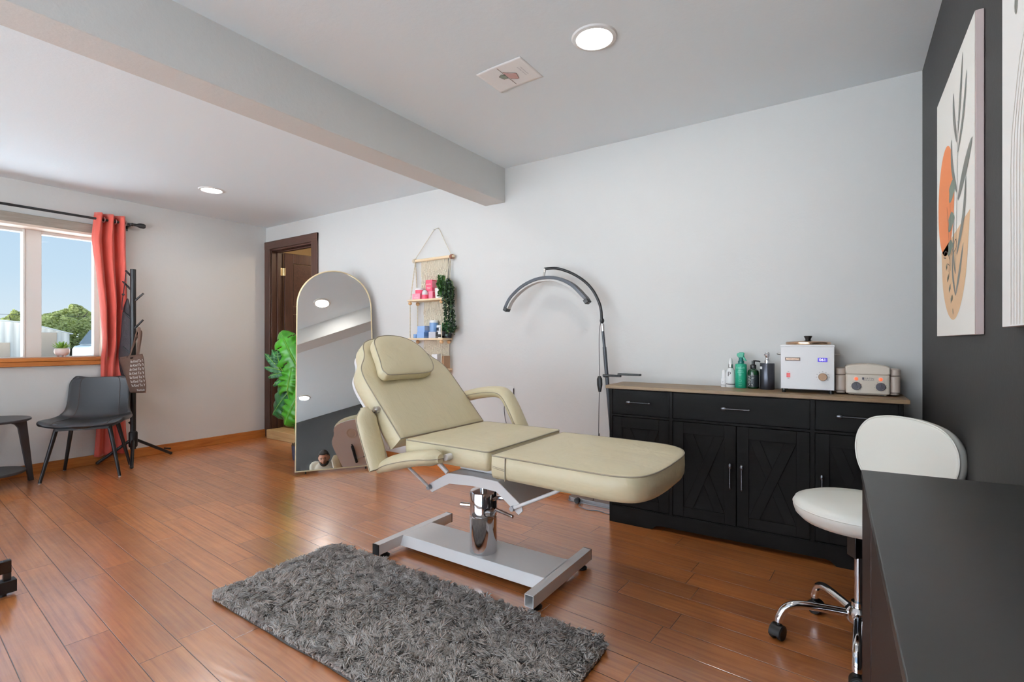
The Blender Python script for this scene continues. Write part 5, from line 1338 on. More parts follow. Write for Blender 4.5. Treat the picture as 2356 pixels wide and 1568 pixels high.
bm = B(); lathe(bm, [(0, 0.105), (0.034, 0.105), (0.040, 0.115), (0.040, 0.145), (0.030, 0.158), (0, 0.16)], 32); obj('hub', bm, 'chrome', t, local=True)
a0 = math.atan2(-0.072, -0.246)
for k in range(5):
    a = a0+k*2*PI/5; c, s = math.cos(a), math.sin(a); R_ = 0.255
    bm = B(); pts = catmull([(0.02*c, 0.02*s, 0.13), (0.10*c, 0.10*s, 0.134), (0.185*c, 0.185*s, 0.134), (0.228*c, 0.228*s, 0.118), (0.249*c, 0.249*s, 0.085), (0.254*c, 0.254*s, 0.062)], 6)
    tube(bm, pts, 0.0145, 14); lg = obj('leg', bm, 'chrome', t, local=True)
    Tc = M.Translation((R_*c, R_*s, 0)) @ M.Rotation(a+0.9+k*0.7, 4, 'Z')
    bm = B()
    for q in (-1, 1): lathe(bm, [(0, 0.004), (0.018, 0.003), (0.0235, 0.006), (0.025, 0.010), (0.025, 0.019), (0.0235, 0.022), (0, 0.022)], 28, Tc @ basis((0.006, 0, 0.025), (1, 0, 0), (0, 0, 1), (0, -q, 0)))
    pts = [(0.006+0.029*math.cos(q), 0.025+0.029*math.sin(q)) for q in [rad(-10+200*i/14) for i in range(15)]]
    prism(bm, pts, -0.020, 0.020, Tc @ basis((0, 0, 0), (1, 0, 0), (0, 0, 1), (0, -1, 0)))
    cyl(bm, (0, 0, 0.045), (0, 0, 0.066), 0.012, 0.010, 14, Tc)
    obj('caster', bm, 'black', lg, local=True, bevel=0.0015)
# backrest
bc = V((0.150, 2.205, 0)); ox = V((0.66, -0.75, 0)).normalized(); oz = V((0, 0, 1)); fy = V((-ox.y*-1, 0, 0))
fwd = V((ox.y, -ox.x, 0)).normalized()
if fwd.dot(V((sx, sy, 0))-bc) < 0: fwd = -fwd
lean = (oz-fwd*0.10).normalized(); nf = (fwd+oz*0.10).normalized()
Tbk = basis((bc.x, bc.y, 0.568), ox, lean, nf)
out = [(-0.10, 0.0), (0.0, -0.006), (0.10, 0.0), (0.165, 0.045), (0.196, 0.115), (0.190, 0.185), (0.145, 0.238), (0.07, 0.260), (0.0, 0.264), (-0.07, 0.260), (-0.145, 0.238), (-0.190, 0.185), (-0.196, 0.115), (-0.165, 0.045)]
poly = ccw(resample([(p.x, p.y) for p in catmull(out, 6, True)], 0.02))
bm = B(); e = pad(bm, poly, 0.044, 0.014, 0.006, Tbk @ M.Translation((0, 0, -0.044)), 0.0, 2)
bk = obj('backrest', bm, 'stoolwhite', t, smooth=55)
bm = B(); tube(bm, e, 0.0035, 6, closed=True); obj('piping', bm, 'stoolwhite', bk)
bm = B(); p1 = Tbk @ V((0, 0.06, -0.046)); p0 = V((sx, sy, 0.44))
tube(bm, catmull([p0, p0.lerp(V((p1.x, p1.y, 0.44)), 0.9), V((p1.x, p1.y, 0.50)), p1], 6), 0.011, 12); obj('back_support', bm, 'chrome', t)

# ================================================================ DESK
t = thing('reception_desk', 'black laminate desk top filling the lower right corner of the picture', 'desk', (0.17, 0.88, 0))
bm = B(); prism(bm, [(0.029, 1.42), (0.048, 0.34), (XR-0.003, 0.34), (XR-0.003, 1.452)], 0.782, 0.80); obj('desktop', bm, 'desk', t, bevel=0.0015)
bm = B(); prism(bm, [(0.031, 1.416), (0.036, 1.10), (XR-0.003, 1.10), (XR-0.003, 1.448)], 0.0, 0.7815); obj('cabinet_end', bm, 'deskside', t, bevel=0.001)
bm = B(); prism(bm, [(0.037, 1.096), (0.050, 0.345), (XR-0.003, 0.345), (XR-0.003, 1.096)], 0.0, 0.7815); obj('cabinet_body', bm, 'deskside', t, bevel=0.001)

# ================================================================ PICTURES ON THE CHARCOAL WALL
def art_T(yl, z0):   # u to the right as seen (towards -y), v up
    return basis((XR-0.0205, yl, z0), (0, -1, 0), (0, 0, 1), (-1, 0, 0))
t = thing('canvas_print', 'boho canvas with orange oval, sand bowl and grey leaves on the charcoal wall', 'picture', (XR, 2.195, 1.118), 0, 'canvas pictures on the charcoal wall')
W_, H_ = 0.69, 0.893
bm = B(); box(bm, XR-0.020, XR-0.001, 2.54-W_, 2.54, 1.118, 1.118+H_); obj('stretcher', bm, 'canvasedge', t, bevel=0.002)
Ta = art_T(2.54, 1.118)
def U_(y): return 2.54-y
def Vz(z): return z-1.118
bm = B(); flat(bm, [(0.001, 0.001), (W_-0.001, 0.001), (W_-0.001, H_-0.001), (0.001, H_-0.001)], 0.0, Ta, 0)
# orange oval, cut by nothing
cx_, cy_, rx, ry = 0.215, 0.475, 0.175, 0.192
flat(bm, [(cx_+rx*math.cos(q)*(1 if math.cos(q) < 0 else 0.92), cy_+ry*math.sin(q)) for q in [2*PI*k/48 for k in range(48)]], 0.0004, Ta, 1)
# sand bowl
bowl = [(0.115, 0.305)]+[(p.x, p.y) for p in catmull([(0.118, 0.29), (0.15, 0.17), (0.24, 0.085), (0.36, 0.052), (0.47, 0.085), (0.56, 0.17), (0.61, 0.30)], 6)]+[(0.628, 0.36)]
flat(bm, bowl, 0.0004, Ta, 2)
def blade(pts, w, mi, z):
    c = catmull([(a, b) for a, b in pts], 6); L, R = [], []
    for i, p in enumerate(c):
        d = (c[min(i+1, len(c)-1)]-c[max(i-1, 0)]).normalized(); k = w*math.sin(PI*min(1, 0.04+0.96*i/(len(c)-1)))**0.8+0.0006
        L.append((p.x-d.y*k, p.y+d.x*k)); R.append((p.x+d.y*k, p.y-d.x*k))
    for i in range(len(c)-1): flat(bm, [L[i], L[i+1], R[i+1], R[i]], z, Ta, mi)
stem = [(0.40, 0.20), (0.415, 0.35), (0.43, 0.52), (0.44, 0.68)]
def line(pts, w, mi, z):
    c = catmull(pts, 5)
    for a, b in zip(c, c[1:]):
        d = (b-a).normalized()
        flat(bm, [(a.x-d.y*w, a.y+d.x*w), (b.x-d.y*w, b.y+d.x*w), (b.x+d.y*w, b.y-d.x*w), (a.x+d.y*w, a.y-d.x*w)], z, Ta, mi)
line(stem, 0.0022, 4, 0.0006)
for pts, w in (([(0.42, 0.62), (0.37, 0.72), (0.36, 0.80)], 0.016), ([(0.44, 0.64), (0.48, 0.74), (0.52, 0.86)], 0.014), ([(0.44, 0.58), (0.53, 0.67), (0.58, 0.78)], 0.014), ([(0.42, 0.46), (0.34, 0.56), (0.32, 0.66)], 0.016), ([(0.44, 0.43), (0.56, 0.50), (0.66, 0.555)], 0.024), ([(0.42, 0.26), (0.53, 0.36), (0.57, 0.47)], 0.018), ([(0.40, 0.20), (0.36, 0.27), (0.37, 0.38)], 0.012), ([(0.40, 0.13), (0.47, 0.20), (0.53, 0.28)], 0.013), ([(0.40, 0.13), (0.35, 0.20), (0.34, 0.27)], 0.012)): blade(pts, w, 4, 0.0008)
for a, b, r in ((0.33, 0.485, 0.045), (0.315, 0.385, 0.042), (0.30, 0.30, 0.034)):
    flat(bm, [(a+r*1.3*math.cos(q)*(1+0.25*math.cos(3*q)), b+r*0.7*math.sin(q)*(1+0.2*math.sin(2*q))) for q in [2*PI*k/24 for k in range(24)]], 0.0010, Ta, 3)
for pts in ([(0.30, 0.20), (0.27, 0.36), (0.24, 0.45)], [(0.31, 0.22), (0.31, 0.38), (0.29, 0.50)], [(0.30, 0.26), (0.22, 0.30), (0.17, 0.285), (0.22, 0.275)], [(0.32, 0.27), (0.40, 0.31), (0.42, 0.285), (0.35, 0.27)], [(0.27, 0.22), (0.25, 0.25), (0.29, 0.24)]): line(pts, 0.0016, 5, 0.0012)
for k in range(12): 
    a, b = 0.22+0.012*k, 0.25-0.013*k+0.02*math.sin(k*2.1); blade([(a, b), (a+0.004, b-0.012), (a+0.006, b-0.02)], 0.004, 3, 0.0012)
obj('printed_canvas', bm, ['canvas', 'arto', 'artt', 'artg', 'artg2', 'artl'], t, smooth=0)
t = thing('canvas_print', 'white canvas with grey flecks and fine arched lines cut by the right edge', 'picture', (XR, 1.22, 1.131), 0, 'canvas pictures on the charcoal wall')
bm = B(); box(bm, XR-0.020, XR-0.001, 1.562-W_, 1.562, 1.131, 1.131+H_); obj('stretcher', bm, 'canvasedge', t, bevel=0.002)
Ta = art_T(1.562, 1.131); bm = B(); flat(bm, [(0.001, 0.001), (W_-0.001, 0.001), (W_-0.001, H_-0.001), (0.001, H_-0.001)], 0.0, Ta, 0)
for k in range(7):
    r = 0.27-0.022*k; line([(0.345-r, 0.004), (0.345-r, 0.2), (0.345-r, 0.36), (0.345-r*0.92, 0.45), (0.345-r*0.7, 0.36+r*0.78), (0.345-r*0.36, 0.36+r*1.0), (0.345, 0.36+r*1.06), (0.345+r*0.36, 0.36+r*1.0), (0.345+r*0.7, 0.36+r*0.78), (0.345+r*0.92, 0.45), (0.345+r, 0.36), (0.345+r, 0.2), (0.345+r, 0.004)], 0.0014, 1, 0.0005)
rnd = random.Random(21)
for k in range(46):
    a, b = 0.10+0.5*rnd.random(), 0.655+0.19*rnd.random(); r = 0.006+0.012*rnd.random()
    flat(bm, [(a+r*0.8*math.cos(q), b+r*1.5*math.sin(q)) for q in [2*PI*i/10 for i in range(10)]], 0.0006, Ta, 2)
obj('printed_canvas', bm, ['arttop', 'artb', 'artg2'], t, smooth=0)

# ================================================================ PAPER TAPED TO THE CEILING
t = thing('ceiling_poster', 'white paper with a small hand drawing taped to the ceiling', 'poster', (-1.41, 2.085, ZC2))
x0, x1, y0, y1 = -1.543, -1.280, 1.976, 2.197
bm = B(); nx, ny = 22, 14; g = []
def pz(u, v): return ZC2-0.0015-0.012*math.sin(PI*v)*(1-u)**2*(0.6+0.4*math.sin(u*9))-0.004*(math.sin(u*PI*2)**2)*v*(1-v)*2
for i in range(nx+1):
    g.append([bm.verts.new((x0+(x1-x0)*i/nx, y0+(y1-y0)*j/ny, ZC2-0.0012-0.010*(1-i/nx)**4-0.0012*math.sin(PI*i/nx))) for j in range(ny+1)])
for a_, b_ in zip(g, g[1:]):
    for j in range(ny): bm.faces.new((a_[j], a_[j+1], b_[j+1], b_[j]))
sh = obj('sheet', bm, 'paper', t, smooth=60); m_ = sh.modifiers.new('thickness', 'SOLIDIFY'); m_.thickness = 0.0004; m_.offset = 0
Tq = basis((-1.43, 2.085, ZC2-0.0135), (0, -1, 0), (1, 0, 0), (0, 0, -1)) if False else basis((-1.43, 2.085, ZC2-0.0048), (0, -1, 0), (1, 0, 0), (0, 0, 1))
bm = B()
def ln(a, b, w, mi, z=-0.0003):
    d = V((b[0]-a[0], b[1]-a[1])).normalized()
    flat(bm, [(a[0]-d.y*w, a[1]+d.x*w), (b[0]-d.y*w, b[1]+d.x*w), (b[0]+d.y*w, b[1]-d.x*w), (a[0]+d.y*w, a[1]-d.x*w)], z, Tq, mi)
flat(bm, [(0.045, 0.004), (0.028, 0.012), (0.0, 0.056), (-0.022, 0.048), (-0.046, 0.044), (-0.05, 0.034), (-0.028, 0.006), (0.0, 0.002)], -0.0001, Tq, 0)
flat(bm, [(0.024, -0.004), (-0.02, -0.002), (-0.016, -0.026), (0.0, -0.034), (0.018, -0.036), (0.026, -0.022)], -0.0001, Tq, 1)
ln((0.088, 0.0), (-0.088, 0.0), 0.0016, 2); ln((0.045, 0.005), (0.0, 0.057), 0.0014, 2); ln((0.0, 0.057), (-0.048, 0.042), 0.0014, 2); ln((-0.048, 0.042), (-0.028, 0.004), 0.0012, 2); ln((0.026, -0.02), (0.018, -0.036), 0.0014, 2); ln((0.018, -0.036), (-0.016, -0.026), 0.0012, 2)
for k, (v, w) in enumerate(((0.105, 0.06), (0.092, 0.07), (-0.082, 0.075))):
    txt(bm, ('relax and breathe', 'your skin is glowing', 'thank you for coming')[k], 0.0105, Tq @ M.Translation((0, v, -0.0002)) @ M.Scale(-1, 4, (1, 0, 0)) if False else Tq @ M.Translation((0, v, -0.0002)), 'CENTER', 3)
obj('drawing', bm, ['pinkhand', 'sagehand', 'outline', 'papertext'], t, smooth=0)

# ================================================================ RUG
rx0, rx1, ry0, ry1 = -2.272, -0.706, 1.045, 1.698
bm = B(); NX, NY = 90, 40; g = []
def inset(x, y):
    return x, y
for i in range(NX+1):
    row = []
    for j in range(NY+1):
        u, v = i/NX, j/NY
        x = rx0+(rx1-rx0)*u; y = ry0+(ry1-ry0)*v
        # softly rounded corners and slightly wavy edges
        ex, ey = 2*u-1, 2*v-1
        x += -0.034*ex*abs(ex)**9*abs(ey)**9+0.006*NZ.noise(V((0, y*6, 2)))*abs(ex)**6
        y += -0.034*ey*abs(ex)**9*abs(ey)**9+0.007*NZ.noise(V((x*5, 0, 4)))*abs(ey)**6
        e = min(1, min(1-abs(ex), 1-abs(ey))*12)
        z = 0.006+0.008*e+0.006*NZ.noise(V((x*7, y*7, 0)))*e
        row.append(bm.verts.new((x, y, z)))
    g.append(row)
for a_, b_ in zip(g, g[1:]):
    for j in range(NY): bm.faces.new((a_[j], b_[j], b_[j+1], a_[j+1]))
bmesh.ops.recalc_face_normals(bm, faces=bm.faces)
rug = thing('shag_rug', 'grey shag rug lying in front of the treatment bed', 'rug', ((rx0+rx1)/2, (ry0+ry1)/2, 0))
base = obj('backing', bm, ['rugbase', 'rug'], rug, smooth=60)
sld = base.modifiers.new('thickness', 'SOLIDIFY'); sld.thickness = 0.006; sld.offset = -1
# pile: clumped twisted tufts, one mesh
rnd = random.Random(5)
verts, faces = [], []
def pile(n):
    for k in range(n):
        x = rx0+(rx1-rx0)*rnd.random(); y = ry0+(ry1-ry0)*rnd.random()
        ex, ey = (x-rx0)/(rx1-rx0)*2-1, (y-ry0)/(ry1-ry0)*2-1
        if abs(ex) > 0.93 and abs(ey) > 0.835 and ((abs(ex)-0.93)/0.07)**2+((abs(ey)-0.835)/0.165)**2 > 1: continue
        # short yarns gathered in small leaning clumps
        qx, qy = math.floor(x/0.023+NZ.noise(V((x*26, y*26, 2)))*0.9), math.floor(y/0.023+NZ.noise(V((x*26, y*26, 9)))*0.9)
        hsh = NZ.cell(V((qx*1.37, qy*2.11, 3.3))); hs2 = NZ.cell(V((qx*2.9, qy*1.3, 8.1)))
        w1 = NZ.noise(V((x*3.1, y*3.1, 5))); w2 = NZ.noise(V((x*9, y*9, 11))); w3 = hs2
        an = w1*3.0+hsh*3.0+rnd.gauss(0, 0.35)
        tiltk = 0.75+0.35*w2+0.45*hs2
        L = 0.027*(0.8+0.35*rnd.random())*(1+0.45*hs2)
        dx, dy = math.cos(an), math.sin(an)
        edge = max(0, abs(ex)-0.96)/0.04, max(0, abs(ey)-0.92)/0.08
        dx -= math.copysign(edge[0]*0.5, ex); dy -= math.copysign(edge[1]*0.5, ey); L *= 1-0.25*min(1, max(edge))
        r = 0.0024+0.0010*rnd.random(); z0 = 0.008+0.004*w2
        ph = rnd.random()*6.28; b = len(verts)
        for i, (f, rr) in enumerate(((0, 0.8), (0.35, 1.0), (0.7, 0.95), (1.0, 0.35))):
            px = x+dx*L*tiltk*f**1.5*0.8+0.0022*math.sin(ph+f*5); py = y+dy*L*tiltk*f**1.5*0.8+0.0022*math.cos(ph+f*4.3)
            pz_ = max(0.003, z0+L*(f-0.38*tiltk*f*f))
            for q in range(3):
                a = q*2.094+ph+f*1.5; verts.append((px+r*rr*math.cos(a), py+r*rr*math.sin(a), pz_+r*rr*0.3*math.sin(a*2)))
        for i in range(3):
            for q in range(3):
                q2 = (q+1) % 3; faces.append((b+i*3+q, b+i*3+q2, b+i*3+3+q2, b+i*3+3+q))
        faces.append((b+9, b+10, b+11))
pile(70000)
me = bpy.data.meshes.new('pile'); me.from_pydata(verts, [], faces); me.materials.append(MT['rug'])
me.polygons.foreach_set('use_smooth', [True]*len(me.polygons)); me.transform(MW[rug.name].inverted()); me.update()
po = bpy.data.objects.new('pile', me); COL.objects.link(po); po.parent = rug; po['kind'] = 'stuff'

# ================================================================ SMALL STAND AT THE LEFT EDGE
t = thing('metal_stand', 'black metal stand foot cut off by the left edge of the picture', 'stand', (-3.02, 0.40, 0))
bm = B(); box(bm, -3.045, -2.995, 0.20, 0.600, 0.014, 0.066); obj('base_bar', bm, 'blackmetal', t, bevel=0.002)
for y in (0.215, 0.560):
    bm = B(); box(bm, -3.030, -3.010, y, y+0.025, 0.066, 0.152); obj('upright', bm, 'blackmetal', t, bevel=0.002)
bm = B(); box(bm, -3.034, -3.006, 0.215, 0.585, 0.098, 0.150); obj('cross_rail', bm, 'blackglossy', t, bevel=0.002)
for y in (0.24, 0.56):
    bm = B(); cyl(bm, (-3.02, y, 0), (-3.02, y, 0.015), 0.012, seg=14); obj('rubber_foot', bm, 'black', t)

# ================================================================ OUTLET
t = thing('wall_outlet', 'white wall outlet with dark plug behind the far armrest of the bed', 'outlet', (-2.165, YB, 0.69))
bm = B(); prism(bm, rrect(-2.2, -2.128, 0.635, 0.75, 0.004, 3), -YB, -YB+0.005, XZ); obj('plate', bm, 'plateW', t, bevel=0.001)
bm = B(); box(bm, -2.130, -2.1265, YB-0.012, YB, 0.648, 0.735); obj('plate_dark_edge', bm, 'dial', t)  # dark strip along the right edge of the plate
bm = B(); tube(bm, catmull([(-2.165, YB-0.01, 0.665), (-2.18, YB-0.035, 0.655), (-2.20, YB-0.03, 0.58), (-2.198, YB-0.02, 0.50), (-2.18, YB-0.02, 0.40), (-2.20, YB-0.02, 0.1), (-2.20, YB-0.03, 0.004)], 6), 0.003, 6); obj('plug_cord', bm, 'dial', t)

# ================================================================ PHOTOGRAPHER, SEEN IN THE MIRROR
fw = V((-0.90, 0.436, 0)).normalized(); lt = V((0.436, 0.90, 0)).normalized()
def loft(bm, rings, seg=28):
    R_ = [[bm.verts.new(c+lt*(a*math.cos(2*PI*k/seg))+fw*(b*math.copysign(abs(math.sin(2*PI*k/seg))**0.9, math.sin(2*PI*k/seg)))) for k in range(seg)] for c, a, b in rings]
    for A, Bq in zip(R_, R_[1:]):
        for k in range(seg): bm.faces.new((A[k], A[(k+1) % seg], Bq[(k+1) % seg], Bq[k]))
    bm.faces.new(R_[0][::-1]); bm.faces.new(R_[-1])
def limb(bm, pts, radii):
    P = catmull(pts, 5); n = len(radii)-1
    rr = []
    for i in range(len(P)):
        u = i/(len(P)-1)*n; k = min(int(u), n-1); rr.append(radii[k]+(radii[k+1]-radii[k])*(u-k))
    tube(bm, P, rr, 18); ball(bm, P[0], rr[0]); ball(bm, P[-1], rr[-1])
def fuse(o, v=0.007, k=4):
    q = o.modifiers.new('fuse', 'REMESH'); q.mode = 'VOXEL'; q.voxel_size = v; q.use_smooth_shade = True
    q = o.modifiers.new('soften', 'SMOOTH'); q.factor = 0.5; q.iterations = k
    return o
PV = V((0.172, 0.045, 1.03))
ch1 = PV+fw*0.01+V((0, 0, 0.16)); ch2 = PV+fw*0.025+V((0, 0, 0.34)); nk = PV+fw*0.08+V((0, 0, 0.44)); hd = PV+fw*0.15+V((0, 0, 0.50))
def sh_(s): return ch2+lt*(0.175*s)+V((0, 0, 0.075))
def el(s): return sh_(s)+lt*0.03*s-fw*0.03+V((0, 0, -0.29))
def wr(s): return el(s)+fw*0.10-lt*0.04*s+V((0, 0, -0.22))
def hp(s): return PV+lt*0.09*s+V((0, 0, -0.04))
def kn(s): return PV+lt*0.10*s+fw*0.03+V((0, 0, -0.51))
def an(s): return PV+lt*0.11*s-fw*0.01+V((0, 0, -0.96))
def spine(z, f): return PV+fw*f+V((0, 0, z))
bm = B()
loft(bm, [(spine(-0.13, 0), 0.12, 0.085), (spine(-0.07, 0), 0.158, 0.108), (spine(0.02, 0), 0.160, 0.108), (spine(0.14, 0.008), 0.140, 0.096), (spine(0.26, 0.018), 0.152, 0.104), (spine(0.35, 0.028), 0.165, 0.106), (spine(0.41, 0.042), 0.150, 0.088), (spine(0.445, 0.058), 0.085, 0.066), (spine(0.46, 0.072), 0.06, 0.058)])
limb(bm, [spine(0.40, 0.05), nk, nk.lerp(hd, 0.7)], [0.062, 0.056, 0.054])
for s in (-1, 1):
    limb(bm, [sh_(s)-lt*s*0.03, sh_(s), sh_(s).lerp(el(s), 0.5), el(s), wr(s), wr(s)+V((0, 0, -0.06))+fw*0.02], [0.066, 0.060, 0.047, 0.039, 0.027, 0.033])
    limb(bm, [hp(s), hp(s).lerp(kn(s), 0.5), kn(s), kn(s).lerp(an(s), 0.4), an(s)], [0.088, 0.075, 0.055, 0.054, 0.038])
    limb(bm, [an(s), an(s)+fw*0.07+V((0, 0, -0.03)), an(s)+fw*0.13+V((0, 0, -0.038))], [0.038, 0.034, 0.026])
# fingers and thumb
for s in (-1, 1):
    h0 = wr(s)+V((0, 0, -0.07))+fw*0.03
    for k in range(4):
        b0 = h0+fw*(0.024-0.016*k)+V((0, 0, -0.01)); l_ = (0.065, 0.075, 0.07, 0.055)[k]
        tube(bm, [b0, b0+V((0, 0, -l_*0.5))-lt*s*0.004, b0+V((0, 0, -l_*0.8))-lt*s*0.016, b0+V((0, 0, -l_))-lt*s*0.03], [0.0095, 0.009, 0.0085, 0.007], 8)
    b0 = wr(s)+V((0, 0, -0.035))+fw*0.04
    tube(bm, [b0, b0+fw*0.025+V((0, 0, -0.02))-lt*s*0.01, b0+fw*0.035+V((0, 0, -0.05))-lt*s*0.018], [0.012, 0.0105, 0.008], 8)
# head, tilted down towards the camera display
fh = (fw*0.80+V((0, 0, -0.60))).normalized(); uh = (V((0, 0, 1))*0.80+fw*0.60).normalized()
TH = basis(hd, lt, fh, uh) if lt.cross(fh).dot(uh) > 0 else basis(hd, -lt, fh, uh)
n0 = len(bm.verts); seg, ringsN = 32, 24; grid = []
for i in range(ringsN+1):
    ph = PI*i/ringsN; row = []
    for j in range(seg):
        th = 2*PI*j/seg; x, y, z = math.sin(ph)*math.cos(th), math.sin(ph)*math.sin(th), math.cos(ph)
        px = 0.083*x*(1-0.22*max(0, -z)**1.5); py = 0.106*y; pz = 0.128*z
        f = max(0, y)
        if y > 0:
            py -= 0.010*f*math.exp(-((z-0.12)/0.10)**2)*math.exp(-((abs(x)-0.38)/0.2)**2)*1.6     # eye sockets
            py += 0.008*f*math.exp(-((z-0.30)/0.09)**2)                                         # brow
            py += 0.028*math.exp(-((z+0.18)/0.16)**2)*math.exp(-(x/0.13)**2)*f                 # nose
            py += 0.010*math.exp(-((z+0.52)/0.08)**2)*math.exp(-(x/0.28)**2)*f                 # lips
            py += 0.014*math.exp(-((z+0.86)/0.14)**2)*math.exp(-(x/0.4)**2)                    # chin
        else: pz *= 1.0
        row.append(bm.verts.new(TH @ V((px, py, pz))))
    grid.append(row)
for a_, b_ in zip(grid, grid[1:]):
    for j in range(seg):
        try: bm.faces.new((a_[j], a_[(j+1) % seg], b_[(j+1) % seg], b_[j]))
        except ValueError: pass
for s in (-1, 1): ball(bm, (0, 0, 0), 1, TH @ M.Translation((0.085*s, -0.012, -0.005)), 0.010, 0.020, 0.030)
per = thing('person', 'bearded person in a pale grey shirt looking down, reflected in the mirror', 'person', (PV.x, PV.y, 0))
pb = obj('body', bm, 'skin', per, smooth=180)
rm = pb.modifiers.new('fuse', 'REMESH'); rm.mode = 'VOXEL'; rm.voxel_size = 0.006; rm.use_smooth_shade = True
sm_ = pb.modifiers.new('soften', 'SMOOTH'); sm_.factor = 0.4; sm_.iterations = 2
def headshell(name, m, test, off):
    bm = B(); keep = {}
    for i in range(ringsN+1):
        for j in range(seg):
            ph = PI*i/ringsN; th = 2*PI*j/seg; x, y, z = math.sin(ph)*math.cos(th), math.sin(ph)*math.sin(th), math.cos(ph)
            k = off(x, y, z)
            px = (0.083+k)*x*(1-0.22*max(0, -z)**1.5); py = (0.106+k)*y; pz = (0.128+k)*z
            if y > 0: py += 0.006*max(0, y)
            keep[i, j] = (x, y, z, TH @ V((px, py, pz)))
    vs = {}
    def vv(i, j):
        j %= seg
        if (i, j) not in vs: vs[i, j] = bm.verts.new(keep[i, j][3])
        return vs[i, j]
    for i in range(ringsN):
        for j in range(seg):
            if all(test(*keep[a, b % seg][:3]) for a, b in ((i, j), (i+1, j), (i+1, j+1), (i, j+1))):
                bm.faces.new((vv(i, j), vv(i, j+1), vv(i+1, j+1), vv(i+1, j)))
    bmesh.ops.remove_doubles(bm, verts=bm.verts, dist=0.0005)
    o = obj(name, bm, m, pb, smooth=180); q = o.modifiers.new('thickness', 'SOLIDIFY'); q.thickness = 0.006; q.offset = -1
    return o
headshell('hair', 'hair', lambda x, y, z: z > 0.30+0.35*y+ (0.0 if y > 0 else 0.9*y), lambda x, y, z: 0.012+0.008*NZ.noise(V((x*5, y*5, z*5)))+0.006*max(0, y))
headshell('beard', 'hair', lambda x, y, z: y > 0.02 and -0.96 < z < -0.30+0.35*(1-abs(x)) - 0.42*math.exp(-(x/0.3)**2)*0 and (abs(x) > 0.42 or z < -0.42) and z < -0.05, lambda x, y, z: 0.010+0.004*NZ.noise(V((x*9, y*9, z*9)))+0.012*math.exp(-((z+0.8)/0.25)**2))
for s_ in (-1, 1):
    bm = B(); ball(bm, (0, 0, 0), 1, TH @ M.Translation((0.031*s_, 0.086, 0.010)), 0.013, 0.010, 0.006, 12); obj('eye', bm, 'hair', pb, smooth=180)
    bm = B(); tube(bm, [TH @ V((0.013*s_, 0.1045, 0.030)), TH @ V((0.032*s_, 0.1025, 0.037)), TH @ V((0.052*s_, 0.092, 0.031))], [0.003, 0.005, 0.003], 8); obj('eyebrow', bm, 'hair', pb, smooth=180)
# shirt and trousers follow the body
bm = B()
loft(bm, [(spine(-0.09, 0), 0.172, 0.122), (spine(0.02, 0), 0.170, 0.120), (spine(0.14, 0.008), 0.156, 0.112), (spine(0.26, 0.018), 0.166, 0.118), (spine(0.35, 0.028), 0.178, 0.118), (spine(0.41, 0.042), 0.160, 0.100), (spine(0.44, 0.054), 0.098, 0.078), (spine(0.455, 0.062), 0.078, 0.068)])
for s in (-1, 1): limb(bm, [sh_(s)-lt*s*0.04, sh_(s)+lt*s*0.004, sh_(s).lerp(el(s), 0.4), sh_(s).lerp(el(s), 0.75)], [0.078, 0.073, 0.062, 0.058])
fuse(obj('shirt', bm, 'shirt', per, smooth=180))
bm = B()
loft(bm, [(spine(-0.14, 0), 0.13, 0.10), (spine(-0.08, 0), 0.168, 0.117), (spine(0.0, 0), 0.166, 0.115)])
for s in (-1, 1): limb(bm, [hp(s), hp(s).lerp(kn(s), 0.5), kn(s), kn(s).lerp(an(s), 0.5), an(s)+V((0, 0, 0.03))], [0.098, 0.084, 0.068, 0.062, 0.056])
fuse(obj('trousers', bm, 'jeans', per, smooth=180))
for s in (-1, 1):
    bm = B(); a = an(s); c = V((a.x, a.y, 0))
    lf = basis((c.x, c.y, 0), fw, V((0, 0, 1)).cross(fw), (0, 0, 1))
    prism(bm, [(p.x, p.y) for p in catmull([(-0.07, 0), (-0.05, 0.04), (0.06, 0.048), (0.16, 0.045), (0.195, 0), (0.16, -0.045), (0.06, -0.048), (-0.05, -0.04)], 4, True)], 0, 0.055, lf)
    ball(bm, (0, 0, 0), 1, lf @ M.Translation((-0.01, 0, 0.05)), 0.055, 0.045, 0.045); obj('shoe', bm, 'black', per, bevel=0.012)

# ================================================================ LIGHT, SKY, CAMERA
def area(name, loc, size, power, col=(1, 1, 1), rot=(0, 0, 0), shape='DISK', sy_=None, spread=180):
    l = bpy.data.lights.new(name, 'AREA'); l.energy = power; l.color = col; l.shape = shape; l.size = size; l.spread = rad(spread)
    if sy_: l.size_y = sy_
    o = bpy.data.objects.new(name, l); COL.objects.link(o); o.location = loc; o.rotation_euler = rot; return o
LAMP_W = 4.5
for i, (x, y, z) in enumerate(((-0.929, 2.04, ZC2), (-4.549, 2.126, ZC1), (-2.765, 1.99, ZC1), (-0.519, 0.118, ZC2))):
    area('downlight_glow', (x, y, z-0.012), 0.15, LAMP_W, (1.0, 0.98, 0.96))
l = bpy.data.lights.new('hall_fill', 'POINT'); l.energy = 14; l.color = (1, 0.86, 0.66); l.shadow_soft_size = 0.06  # added fill lamp without a fixture, brightens the hall beyond the door
o = bpy.data.objects.new('hall_fill', l); COL.objects.link(o); o.location = (-4.6, 4.1, 2.3)
sun = bpy.data.lights.new('sun', 'SUN'); sun.energy = 150; sun.angle = rad(0.6); sun.color = (0.97, 0.98, 1.0)
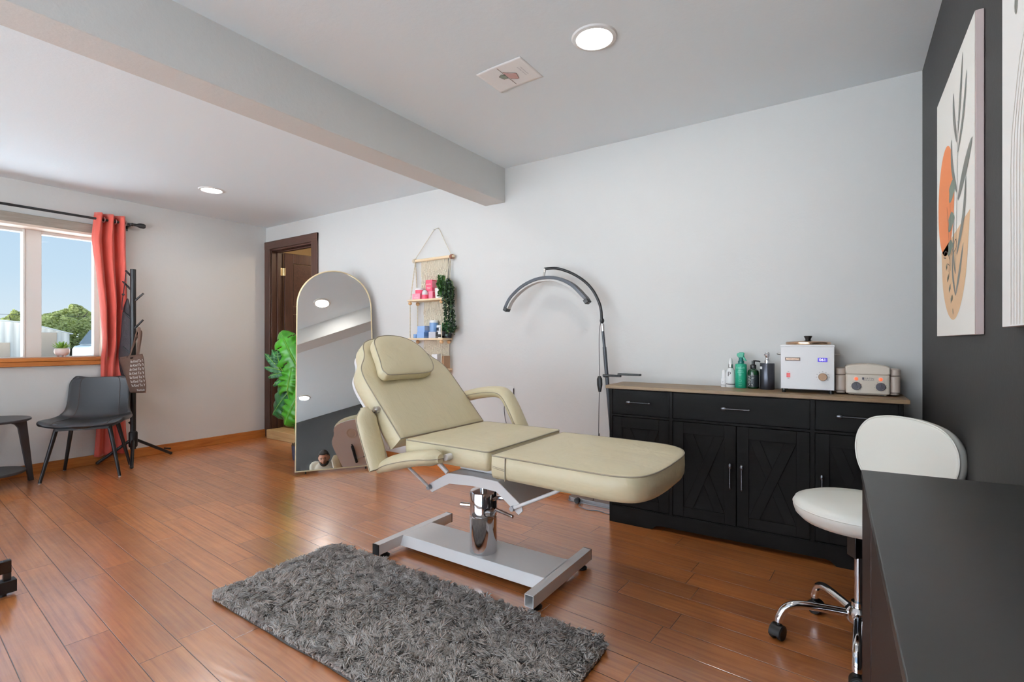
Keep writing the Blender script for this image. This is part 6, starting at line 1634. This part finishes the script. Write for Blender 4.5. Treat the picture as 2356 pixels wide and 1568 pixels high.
o = bpy.data.objects.new('sun', sun); COL.objects.link(o); o.rotation_euler = (rad(-35), rad(1), 0)

w = bpy.data.worlds.new('sky'); SC.world = w; w.use_nodes = True
nt = w.node_tree; nt.nodes.clear()
out = nt.nodes.new('ShaderNodeOutputWorld'); bg = nt.nodes.new('ShaderNodeBackground'); nt.links.new(bg.outputs[0], out.inputs[0])
tc = nt.nodes.new('ShaderNodeTexCoord'); sp = nt.nodes.new('ShaderNodeSeparateXYZ'); nt.links.new(tc.outputs['Generated'], sp.inputs[0])
rp = nt.nodes.new('ShaderNodeValToRGB'); nt.links.new(sp.outputs[2], rp.inputs[0])
el_ = rp.color_ramp.elements
el_[0].position = 0.0; el_[0].color = lin(226, 236, 244); el_[1].position = 0.30; el_[1].color = lin(176, 206, 238)
e3 = rp.color_ramp.elements.new(0.10); e3.color = lin(202, 224, 243)
nt.links.new(rp.outputs[0], bg.inputs[0]); bg.inputs[1].default_value = 0.79

for nm, loc, rot, a, b in (('window_portal', (XL-0.16, 0.64, 1.5), (0, rad(-90), 0), 1.05, 2.1), ('window_portal', (-2.24, YF-0.13, 1.25), (rad(90), 0, 0), 4.85, 2.15)):
    o = area(nm, loc, a, 1, rot=rot, shape='RECTANGLE', sy_=b); o.data.cycles.is_portal = True
cam = bpy.data.cameras.new('camera'); cam.sensor_width = 36; cam.lens = 36*1146.0/2356; cam.clip_start = 0.02; cam.clip_end = 400
o = bpy.data.objects.new('camera', cam); COL.objects.link(o); o.location = (0, 0, 1.10)
o.rotation_euler = (rad(90), 0, math.asin(0.5572058547548661)); SC.camera = o
SC.view_settings.view_transform = 'Standard'; SC.view_settings.look = 'None'; SC.view_settings.gamma = 1.0
SC.view_settings.use_curve_mapping = False
SC.view_settings.exposure = 0.42
SC.cycles.use_denoising = True; SC.cycles.max_bounces = 10; SC.cycles.diffuse_bounces = 6; SC.cycles.transparent_max_bounces = 12
SC.cycles.sample_clamp_indirect = 6.0; SC.cycles.caustics_reflective = False; SC.cycles.caustics_refractive = False
